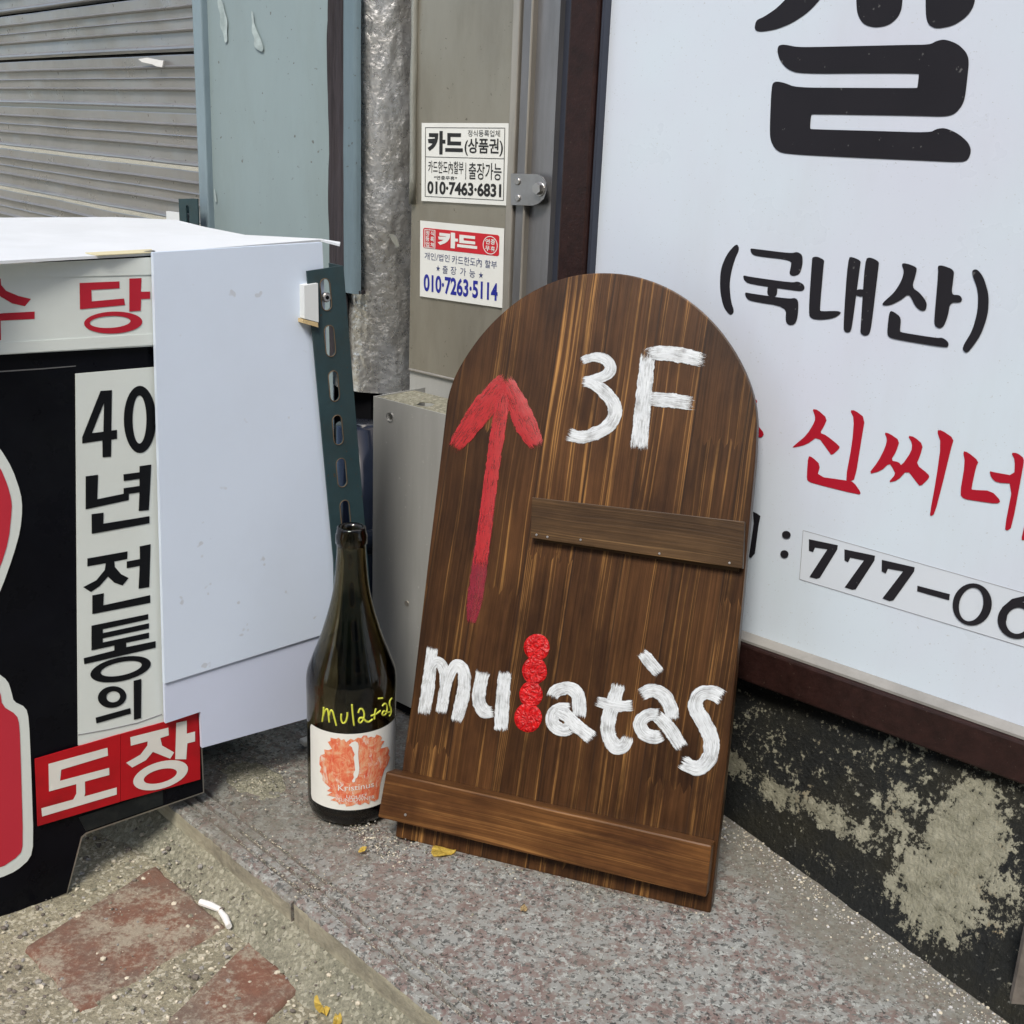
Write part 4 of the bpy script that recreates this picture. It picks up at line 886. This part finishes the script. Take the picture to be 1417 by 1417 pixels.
for x, y in ((742.5, 740), (757.5, 743), (803.5, 747), (912.5, 766), (1009.5, 779)):
    m2 = MB(); m2.disc(BP.px(x, y, .0122), BP.n, .0011, .0006, 8, 1); m2.done('nail', M['bolt_metal'], sf)
m.done('backing_block', M['wood_shelf'], ws)
lg = strip('bottom_ledge', [(534, 1068), (985, 1170), (977, 1242), (522.5, 1131)], .0003, .021, 'wood_rail', .0018)
m2 = MB(); m2.disc(BP.px(561, 1127.5, .0213), BP.n, .0013, .0007, 8, 1); m2.done('nail', M['bolt_metal'], lg)
M['wood_cap'] = M['wood_rail']

RIB = [0]
def ribbon(plane_pt, pts, wfun, name, mat, parent, nrm, endlen=.010, k=12, dome=.0005, base=.0002):
    """brush stroke lying on a surface: plane_pt(x,y,off) -> world; pts px path; widths px"""
    RIB[0] += 1; off = base + .00012 * (RIB[0] % 9)
    C_ = catmull(pts, k); n = len(C_); L_ = [0]; W3 = [plane_pt(c[0], c[1], off) for c in C_]
    for a, b in zip(W3, W3[1:]): L_.append(L_[-1] + (b - a).length)
    vs = []; fs = []; uv = []; ev = []; nc = 7
    for i, c in enumerate(C_):
        a = C_[max(0, i - 1)]; b = C_[min(n - 1, i + 1)]; dx, dy = b[0] - a[0], b[1] - a[1]; h = sqrt(dx * dx + dy * dy) or 1
        nx, ny = -dy / h, dx / h; w = c[2] / 2 * (1 + .10 * noise.noise((L_[i] * 160, RIB[0], 0)) + .05 * noise.noise((L_[i] * 600, RIB[0], 3)))
        for j in range(nc):
            s_ = -1 + 2 * j / (nc - 1); vs.append(plane_pt(c[0] + nx * w * s_, c[1] + ny * w * s_, off + dome * (1 - s_ * s_)))
            uv.append((L_[i] + RIB[0] * .37, j / (nc - 1) + RIB[0] * 3.1)); ev.append((min(L_[i], L_[-1] - L_[i]) / endlen, 1 - abs(s_)))
    for i in range(n - 1):
        for j in range(nc - 1): q = i * nc + j; fs.append((q, q + 1, q + 1 + nc, q + nc))
    me = bpy.data.meshes.new(name); me.from_pydata(vs, [], fs)
    A = me.uv_layers.new(name='UVMap'); 
    for l in me.loops: A.data[l.index].uv = uv[l.vertex_index]
    B = me.uv_layers.new(name='edge')
    for l in me.loops: B.data[l.index].uv = ev[l.vertex_index]
    o = link(name, me, mat, parent, True)
    for p in me.polygons:
        if p.normal.dot(nrm) < 0: p.flip()
    return o
zE = zoomed(600, 460, 3.080); zF = zoomed(540, 840, 2.834)
def stroke(name, tr, sc, pts, mat, endlen=.010, w=None):
    P = [(*tr(p), (p[2] if len(p) > 2 else w) / sc) for p in pts]
    return ribbon(lambda x, y, o: BP.px(x, y, o), P, None, name, M[mat], ws, BP.n, endlen)
# 3F
stroke('painted_stroke', zE, 3.08, [(624, 126, 30), (655, 112, 38), (695, 105, 42), (735, 118, 50), (755, 150, 52), (738, 180, 50), (700, 196, 46), (640, 214, 50)], 'paint_white', .006)
stroke('painted_stroke', zE, 3.08, [(622, 212, 44), (668, 212, 52), (722, 248, 58), (765, 300, 62), (772, 350, 62), (745, 398, 60), (690, 430, 58), (630, 446, 56), (562, 430, 60)], 'paint_white', .009)
stroke('painted_stroke', zE, 3.08, [(915, 84, 66), (905, 180, 68), (893, 300, 72), (884, 400, 74), (872, 512, 78)], 'paint_white', .012)
stroke('painted_stroke', zE, 3.08, [(888, 100, 40), (935, 88, 60), (1020, 92, 68), (1090, 104, 66), (1170, 124, 58)], 'paint_white', .016)
stroke('painted_stroke', zE, 3.08, [(896, 280, 60), (960, 286, 66), (1030, 292, 64), (1125, 306, 60)], 'paint_white', .016)
# arrow
stroke('painted_arrow', zE, 3.08, [(316, 186, 58), (268, 242, 82), (190, 350, 104), (78, 504, 56)], 'paint_red_thin', .012)
stroke('painted_arrow', zE, 3.08, [(304, 190, 54), (342, 275, 84), (395, 395, 100), (448, 500, 56)], 'paint_red_thin', .012)
stroke('painted_arrow', zE, 3.08, [(302, 215, 60), (285, 350, 66), (262, 500, 64), (235, 700, 62), (212, 880, 64), (190, 1040, 68)], 'paint_red_thin', .03)
stroke('painted_arrow', zE, 3.08, [(245, 640, 56), (212, 880, 66), (190, 1040, 70), (172, 1160, 66), (158, 1250, 30)], 'paint_purple_thin', .008)
# mulatas
S2 = 2.834
for pts in ([(166, 152, 46), (158, 230, 50), (146, 330, 54), (130, 428, 50)], [(142, 300, 40), (158, 240, 42), (184, 214, 44), (208, 240, 46), (216, 300, 46), (206, 370, 46), (198, 425, 44)],
            [(206, 390, 40), (222, 300, 42), (244, 246, 46), (268, 228, 50), (290, 262, 52), (288, 330, 54), (272, 400, 54), (256, 458, 44)],
            [(366, 246, 54), (352, 310, 56), (348, 370, 56), (372, 410, 54), (412, 408, 44)], [(450, 245, 52), (444, 320, 56), (438, 400, 58), (434, 492, 56)],
            [(630, 362, 48), (650, 330, 52), (700, 318, 54), (735, 345, 56), (742, 395, 58), (738, 440, 54)],
            [(712, 400, 44), (668, 398, 50), (638, 420, 52), (640, 460, 54), (676, 482, 54), (715, 470, 50)], [(640, 400, 44), (690, 425, 54), (730, 465, 56), (800, 520, 56)],
            [(898, 295, 54), (880, 360, 60), (858, 430, 62), (856, 500, 62), (885, 548, 62), (918, 540, 58), (935, 500, 40)],
            [(800, 366, 38), (850, 380, 46), (900, 388, 48), (960, 386, 40)],
            [(980, 172, 40), (1015, 212, 52), (1062, 268, 48)],
            [(975, 350, 52), (1020, 328, 56), (1070, 345, 60), (1098, 395, 60), (1108, 450, 56)],
            [(1065, 420, 46), (1010, 424, 52), (980, 455, 56), (995, 495, 58), (1040, 510, 56), (1075, 500, 48)], [(1040, 420, 46), (1080, 460, 58), (1110, 500, 58), (1148, 560, 54)],
            [(1308, 362, 64), (1262, 336, 62), (1212, 345, 60), (1198, 395, 62), (1228, 450, 64), (1258, 520, 66), (1252, 590, 66), (1205, 632, 62), (1135, 602, 58)]):
    stroke('painted_stroke', zF, S2, pts, 'paint_white', .007)
# four thick red dots standing for the letter l
def dot(cx, cy, rx, ry, seed):
    c_ = zF((cx, cy)); R_ = 9; S_ = 34; vs = []; fs = []
    for i in range(R_ + 1):
        for k in range(S_):
            a = 2 * pi * k / S_; f_ = i / R_; w_ = 1 + .05 * noise.noise((cos(a) * 1.5, sin(a) * 1.5, seed))
            hgt = .0013 + .0012 * noise.noise((f_ * 4 * cos(a), f_ * 4 * sin(a), seed + 9)) if i < R_ - 1 else (.0012 if i == R_ - 1 else 0)
            vs.append(BP.px(c_[0] + rx / S2 * f_ * w_ * cos(a), c_[1] + ry / S2 * f_ * w_ * sin(a), .0001 + max(0, hgt)))
    for i in range(R_):
        for k in range(S_): fs.append((i * S_ + k, i * S_ + (k + 1) % S_, (i + 1) * S_ + (k + 1) % S_, (i + 1) * S_ + k))
    me = bpy.data.meshes.new('painted_dot'); me.from_pydata(vs, [], fs); link('painted_dot', me, M['paint_red_thick'], ws, True)
dot(575, 158, 51, 53, 1); dot(566, 250, 49, 54, 2); dot(552, 343, 46, 51, 3); dot(540, 434, 54, 58, 4)

# ================================================================== WINE BOTTLE
bc_ = floor_px(486.5, 1112); bc_.z = 0
toc = Vector((EYE.x - bc_.x, EYE.y - bc_.y, 0)).normalized()
PBt = Plane(bc_, Vector((-toc.y, toc.x, 0)), Z)
if PBt.n.dot(toc) < 0: PBt = Plane(bc_, Vector((toc.y, -toc.x, 0)), Z)
zh = lambda x, y: PBt.pxuv(x, y)[1]
BR = (PBt.pxuv(547.5, 1050)[0] - PBt.pxuv(425.5, 1050)[0]) / 2
H = zh(482, 728)
bt = thing('wine_bottle', bc_, 'dark green wine bottle with lime marker writing and an orange splash label', 'bottle')
def bevz(y): return zh(485, y)
ra = lambda x0, x1, y: (PBt.pxuv(x1, y)[0] - PBt.pxuv(x0, y)[0]) / 2
lip = ra(460.5, 504.5, 745)
prof = [(0, .012), (.012, .0125), (.024, .008), (BR * .80, .0012), (BR * .88, 0), (BR * .955, .0025), (BR * .99, .008), (BR, .016), (BR, bevz(960)), (BR * .995, bevz(930))]
for y, xa, xb in ((905, 434, 541), (880, 443, 530), (860, 449.5, 523.5), (840, 455, 517), (820, 459.3, 512), (800, 462, 508.5), (770, 464, 505.5), (755, 464, 504.5)):
    prof.append((ra(xa, xb, y), bevz(y)))
zl_ = bevz(752)
rn = prof[-1][0]
prof += [(rn, zl_), (lip, zl_ + .0008), (lip * 1.01, zl_ + .004), (lip, zl_ + .009), (lip * .95, zl_ + .0105), (lip * .93, H - .004), (lip * .90, H - .001), (lip * .80, H)]
th = .0030
inner = [(lip * .62, H - .001), (lip * .58, H - .006), (lip * .58, zl_)]
for r_, z_ in prof[17:9:-1]: inner.append((max(r_ - th, .0085), z_ - .001))
inner += [(BR - th, bevz(960)), (BR - th, .022), (BR * .88, .010), (BR * .74, .0065), (.024, .0125), (.010, .018), (0, .018)]
def lathe(name, prof, mat, par, n=72):
    vs = []; fs = []; rings = []
    for r_, z_ in prof:
        if r_ < 1e-6: rings.append([len(vs)]); vs.append(bc_ + Z * z_); continue
        rings.append(list(range(len(vs), len(vs) + n)))
        for k in range(n): a = 2 * pi * k / n; vs.append(bc_ + Vector((r_ * cos(a), r_ * sin(a), z_)))
    for a, b in zip(rings, rings[1:]):
        for k in range(n):
            if len(a) == 1: fs.append((a[0], b[(k + 1) % n], b[k]))
            elif len(b) == 1: fs.append((a[k], a[(k + 1) % n], b[0]))
            else: fs.append((a[k], a[(k + 1) % n], b[(k + 1) % n], b[k]))
    me = bpy.data.meshes.new(name); me.from_pydata(vs, [], fs); return link(name, me, mat, par, True)
def smoothprof(pr, a, b):
    q = catmull(pr[a:b], 5); return pr[:a] + q + pr[b:]
full = smoothprof(prof, 8, 18) + inner
gl = lathe('glass', full, M['bottle_glass'], bt)
bm_ = bmesh.new(); bm_.from_mesh(gl.data); bmesh.ops.recalc_face_normals(bm_, faces=bm_.faces); bm_.to_mesh(gl.data); bm_.free()
def cyl(x, y, off=.0):
    """where the sight line meets the bottle's straight wall"""
    d = ray(x, y); R_ = BR + off; o = EYE - bc_; A_ = d.x ** 2 + d.y ** 2; B_ = 2 * (o.x * d.x + o.y * d.y); C2 = o.x ** 2 + o.y ** 2 - R_ ** 2
    D_ = B_ * B_ - 4 * A_ * C2
    t_ = (-B_ - sqrt(max(D_, 0))) / (2 * A_); return EYE + d * t_
phi0 = atan2(toc.y, toc.x)
def cp(phi, z, off=0.): a = phi0 + radians(phi); return bc_ + Vector(((BR + off) * cos(a), (BR + off) * sin(a), z))
zlt, zlb = (cyl(486, 1015.5) - bc_).z, (cyl(486, 1121) - bc_).z
def lab(i, j):
    ph = -64 + 140 * i; zz = zlb + (zlt - zlb) * j
    c_ = .05; ei = min(i, 1 - i) * 1.25
    if ei < c_: k = c_ - sqrt(max(0, c_ * c_ - (c_ - ei) ** 2)); zz = min(max(zz, zlb + k * .09), zlt - k * .09)
    return cp(ph, zz, .0004)
grid('paper_label', lab, 60, 16, M['sticker_white'], bt)
zG = zoomed(400, 880, 5.06)
def cprint(name, shapes, mat, off):
    for sh in shapes:
        ls = [[zG(p) for p in l] for l in ([sh] if isinstance(sh[0][0], (int, float)) else sh)]
        m = MB(); tri = tessellate_polygon([[Vector((*p, 0)) for p in l] for l in ls]); al = [p for l in ls for p in l]
        vs = [m.bm.verts.new(Vector((*p, 0))) for p in al]
        for t_ in tri:
            try: m.bm.faces.new([vs[i] for i in t_])
            except ValueError: pass
        for x_ in range(420, 560, 5): bmesh.ops.bisect_plane(m.bm, geom=m.bm.verts[:] + m.bm.edges[:] + m.bm.faces[:], plane_co=(x_, 0, 0), plane_no=(1, 0, 0))
        for v in m.bm.verts: v.co = cyl(v.co.x, v.co.y, off)
        for v in m.bm.verts: pass
        m.done(name, M[mat], bt)
random.seed(3)
sp = [(215, 850), (222, 835), (250, 825), (245, 795), (275, 800), (300, 790), (270, 742), (290, 735), (290, 712), (330, 722), (345, 712), (365, 730), (385, 722), (400, 745), (430, 720), (455, 730), (480, 712), (505, 715), (520, 697), (545, 697), (552, 715), (575, 705), (600, 712), (612, 690), (640, 700), (652, 715), (640, 735), (668, 735), (650, 765), (640, 790), (690, 775), (702, 800), (695, 830), (708, 850), (690, 900), (670, 930), (650, 990), (640, 1030), (635, 1070), (625, 1140), (600, 1160), (570, 1150), (560, 1180), (530, 1165), (500, 1185), (470, 1175), (440, 1190), (400, 1195), (390, 1175), (350, 1180), (335, 1160), (290, 1150), (330, 1130), (262, 1115), (300, 1095), (265, 1085), (290, 1065), (250, 1030), (235, 1010), (232, 975), (215, 950), (225, 920), (212, 900)]
cprint('label_art', [sp], 'label_paint', .0008)
cprint('label_figure', [[(418, 765), (440, 745), (462, 737), (482, 748), (488, 775), (484, 815), (486, 860), (492, 920), (488, 960), (478, 990), (465, 1000), (462, 1020), (448, 1027), (440, 1015), (455, 990), (450, 965), (462, 940), (458, 890), (452, 850), (460, 830), (446, 800), (440, 778)]], 'sticker_white', .0012)
def ctext(s_, base0, base1, h, w_=.0, mat='sticker_white'):
    def f(a, b):
        x = base0[0] + (base1[0] - base0[0]) * a; y = base0[1] + (base1[1] - base0[1]) * a + 10 * sin(a * pi) - h * (1 - b)
        return cyl(*zG((x, y)), .0012)
    text_fit('lettering', s_, f, (0, 0, 1, 1), M[mat], bt, w_)
ctext('Kristinus', (343, 1084), (595, 1056), 40, .0)
ctext('LIQUID', (402, 1138), (540, 1125), 24)
ctext('SUNDOWNER', (345, 1160), (600, 1138), 24)
for pts in ([(243, 498), (240, 545), (233, 600)], [(241, 560), (252, 525), (268, 512), (276, 545), (282, 605)], [(280, 560), (292, 522), (306, 530), (318, 575), (332, 628)],
            [(366, 545), (365, 585), (378, 610), (398, 598), (408, 560), (408, 535)], [(440, 478), (446, 550), (455, 628)],
            [(484, 538), (496, 512), (514, 514), (526, 545), (520, 582), (502, 606), (488, 598), (494, 576), (516, 574), (540, 598), (562, 600), (585, 582)], [(607, 508), (600, 545), (597, 583)], [(572, 560), (610, 545), (640, 522)],
            [(622, 438), (656, 436)], [(652, 492), (666, 475), (682, 482), (686, 515), (676, 545), (660, 555), (652, 542), (664, 526), (684, 536), (702, 532)], [(718, 436), (706, 452), (703, 480), (713, 510), (712, 540), (700, 562)]):
    P_ = catmull([(*zG(p), 0) for p in pts], 6)
    m = MB(); m.tube([cyl(p[0], p[1], .0001) for p in P_], .0010, 6); m.done('marker_letter', M['marker_lime'], bt, smooth=True)

# ================================================================== LITTER AND GRIT
def leaf(pts, z, lift, label, mat='leaf_yellow'):
    """a fallen leaf from its outline on the ground, curled up a little"""
    P_ = [floor_px(x, y, z) for x, y in chaikin(list(pts), 1)]; c = sum(P_, Vector()) / len(P_); m = MB()
    r_ = max((p - c).length for p in P_); n = len(P_)
    rim = [p + Z * (.0008 + lift * (.5 + .5 * sin(k * 2.1 + pts[0][0])) * (p - c).length / r_) for k, p in enumerate(P_)]
    ctr = m.bm.verts.new(c + Z * .0008); mid = [m.bm.verts.new(c.lerp(q, .55) + Z * (.0006 + .3 * lift * noise.noise(q * 300))) for q in rim]; ed = [m.bm.verts.new(q) for q in rim]
    for k in range(n):
        j = (k + 1) % n; m.bm.faces.new((ctr, mid[k], mid[j])); m.bm.faces.new((mid[k], ed[k], ed[j], mid[j]))
    bmesh.ops.solidify(m.bm, geom=m.bm.faces[:], thickness=.0003)
    o = m.done('fallen_leaf', M[mat], base=c); return tag(o, label, 'leaf', None)
leaf([(434, 1384), (440, 1380), (447, 1383), (454, 1381), (459, 1388), (457, 1400), (450, 1410), (444, 1404), (436, 1400)], -.046, .004, 'yellow leaf on the sand at the bottom edge, below the step')
leaf([(462, 1406), (470, 1402), (474, 1412), (470, 1424), (460, 1426)], -.046, .003, 'yellow leaf tip cut off by the bottom edge, right of the other yellow leaf')
leaf([(598, 1174), (604, 1171), (615, 1175), (632, 1178), (628, 1183), (612, 1187), (596, 1186)], .0006, .002, 'dull yellow leaf triangle on the granite below the wooden ledge')
leaf([(495, 1180), (500, 1173), (508, 1172), (506, 1178), (498, 1182)], .0006, .001, 'small yellow leaf scrap in the slab joint right of the bottle')
leaf([(1254, 1261), (1257, 1247), (1264, 1241), (1268, 1247), (1273, 1262), (1262, 1265)], .006, .004, 'cream dry leaf scrap standing at the foot of the peeling wall', 'leaf_tan')
leaf([(720, 1257), (724, 1254), (729, 1256), (730, 1261), (725, 1264), (720, 1262)], .001, .002, 'tiny tan leaf crumb on the open granite in front of the wooden sign', 'leaf_tan')
# torn cigarette end
cg_ = [floor_px(x, y, -.043) for x, y in ((277, 1248), (292, 1253), (305, 1259))]; cg2 = [floor_px(x, y, -.043) for x, y in ((305, 1261), (312, 1270), (317, 1282))]
ct = thing('cigarette_end', cg_[1], 'bent white cigarette end lying at the corner of the red brick', 'cigarette end')
m = MB(); m.tube(cg_, [.0030, .0034, .0026], 9); m.done('paper_tube', M['paper_white'], ct)
m = MB(); m.tube(cg2, [.0024, .0032, .0028], 9); m.done('filter', M['paper_white'], ct)
m = MB(); m.tube([cg_[2], cg_[2].lerp(cg2[0], .6) - Z * .001, cg2[0]], [.0022, .0026, .0020], 8); m.done('twist', M['leaf_tan'], ct, True)
# small folded packet scrap by the bottle
m = MB(); pk = floor_px(414, 1026, .002); m.box(pk - Z * .002, PL.u * .016, PL.n * .012, Z * .006, .001); o = m.done('paper_scrap', M['paper_white'], base=pk); tag(o, 'small white paper scrap on the granite just left of the bottle', 'paper scrap')
def rock(c, r, seed, flatn=.6):
    bm = bmesh.new(); bmesh.ops.create_icosphere(bm, subdivisions=1, radius=r)
    for v in bm.verts:
        v.co *= 1 + .35 * noise.noise(v.co / r * .9 + Vector((seed, 0, 0))); v.co.z *= flatn; v.co += c
    return bm
st_ = floor_px(1344, 1346, .004); bmr = rock(Vector(st_), .0075, 3.); me = bpy.data.meshes.new('stone_chip'); bmr.to_mesh(me); bmr.free()
tag(link('stone_chip', me, M['stone_white'], base=st_), 'white stone chip on grit at the lower right, by the wall foot', 'stone')
def grit(name, N, place, rr, mats, label):
    """loose grains, 20 triangles each, joined"""
    ico = bmesh.new(); bmesh.ops.create_icosphere(ico, subdivisions=1, radius=1); iv = [v.co.copy() for v in ico.verts]; if_ = [[v.index for v in f.verts] for f in ico.faces]; ico.free()
    vs = []; fs = []; mi = []
    for k in range(N):
        p = place()
        if p is None: continue
        r_ = rr[0] * (rr[1] / rr[0]) ** (random.random() ** 2.6); b = len(vs)
        S_ = Vector((1 + random.uniform(-.35, .35), 1 + random.uniform(-.35, .35), random.uniform(.45, .9)))
        an = random.uniform(0, 6.3); ca, sa = cos(an), sin(an)
        for v in iv:
            q = Vector((v.x * S_.x, v.y * S_.y, v.z * S_.z)) * r_ * (1 + random.uniform(-.16, .16))
            vs.append(p + Vector((q.x * ca - q.y * sa, q.x * sa + q.y * ca, q.z + r_ * .25)))
        fs += [[i + b for i in f] for f in if_]; mi += [random.choice(range(len(mats)))] * len(if_)
    me = bpy.data.meshes.new(name); me.from_pydata(vs, [], fs); o = link(name, me, M[mats[0]])
    for q in mats[1:]: me.materials.append(M[q])
    me.polygons.foreach_set('material_index', mi); tag(o, label, None, None, 'stuff'); return o
def sand_place():
    x = random.uniform(-.62, .02); y = random.uniform(.66, 1.12); d = Vector((x, y, 0)) - Vector((E2.x, E2.y, 0)); b = d.dot(SB)
    if b > -.006: return None
    z = gheight(x, y)
    if random.random() < .3: z += .0022
    if b > -.034: z = -.0245 - .030 * (max(0, -b) / .036) ** 1.15
    return Vector((x, y, z))
grit('gravel', 9500, sand_place, (.0005, .0029), ['pebble_pale', 'pebble_grey', 'mortar', 'stone_grey'], 'loose gravel and sand grains on the ground')
def wall_place():
    u = random.uniform(-.10, .42); d = abs(random.gauss(0, .022)); p = PR.at(u, 0, max(0, u) * .295 + d * (1 if u > 0 else 1)); return Vector((p.x, p.y, .0))
grit('gravel', 2400, wall_place, (.0004, .0017), ['pebble_pale', 'pebble_grey', 'stone_white', 'stone_grey'], 'fine grit gathered along the foot of the peeling wall')
def slab_place():
    if random.random() < .55: a, b = random.uniform(-.12, .30), random.uniform(.0, .26)
    elif random.random() < .5: a, b = random.gauss(0, .012), random.uniform(0, .2)
    else: q = BA.lerp(BB, random.random()); return Vector((q.x, q.y, 0)) - bn * abs(random.gauss(0, .012))
    return step(a, b, 0)
grit('gravel', 1300, slab_place, (.0003, .0011), ['pebble_pale', 'pebble_grey', 'mortar'], 'sparse sand grains scattered over the granite step')
def groove_place(): return step(random.uniform(-.13, .3), random.choice((.0165, .0275, .040)) + random.gauss(0, .0006), -.0032)
grit('gravel', 900, groove_place, (.0004, .0009), ['pebble_pale', 'mortar'], 'sand packed in the grooves of the granite nosing')

# lump of old mortar on the worn slab, under the foam board
mc = floor_px(352, 1074, 0)
def mp(i, j):
    x, y = 2 * i - 1, 2 * j - 1; p = mc + SA * x * .045 + SB * y * .026
    r_ = sqrt(x * x + y * y) + .35 * noise.noise((x * 2.2, y * 2.2, 4)); h = max(0, 1 - r_) ** .6 * .0045
    return Vector((p.x, p.y, -.0046 + h + .0014 * noise.noise((p.x * 160, p.y * 160, 1)) * min(1, h * 600)))
grid('mortar_lump', mp, 90, 60, M['mortar'], st)
def lump_place():
    if random.random() < .5: p = mc + SA * random.gauss(0, .03) + SB * random.gauss(0, .02)
    else: q = floor_px(515, 1160, 0); p = q + SA * random.gauss(0, .03) + SB * random.gauss(0, .010)
    return Vector((p.x, p.y, 0))
grit('gravel', 1300, lump_place, (.0003, .0013), ['pebble_pale', 'pebble_grey', 'mortar'], 'grit gathered on the granite under the foam board and by the bottle')
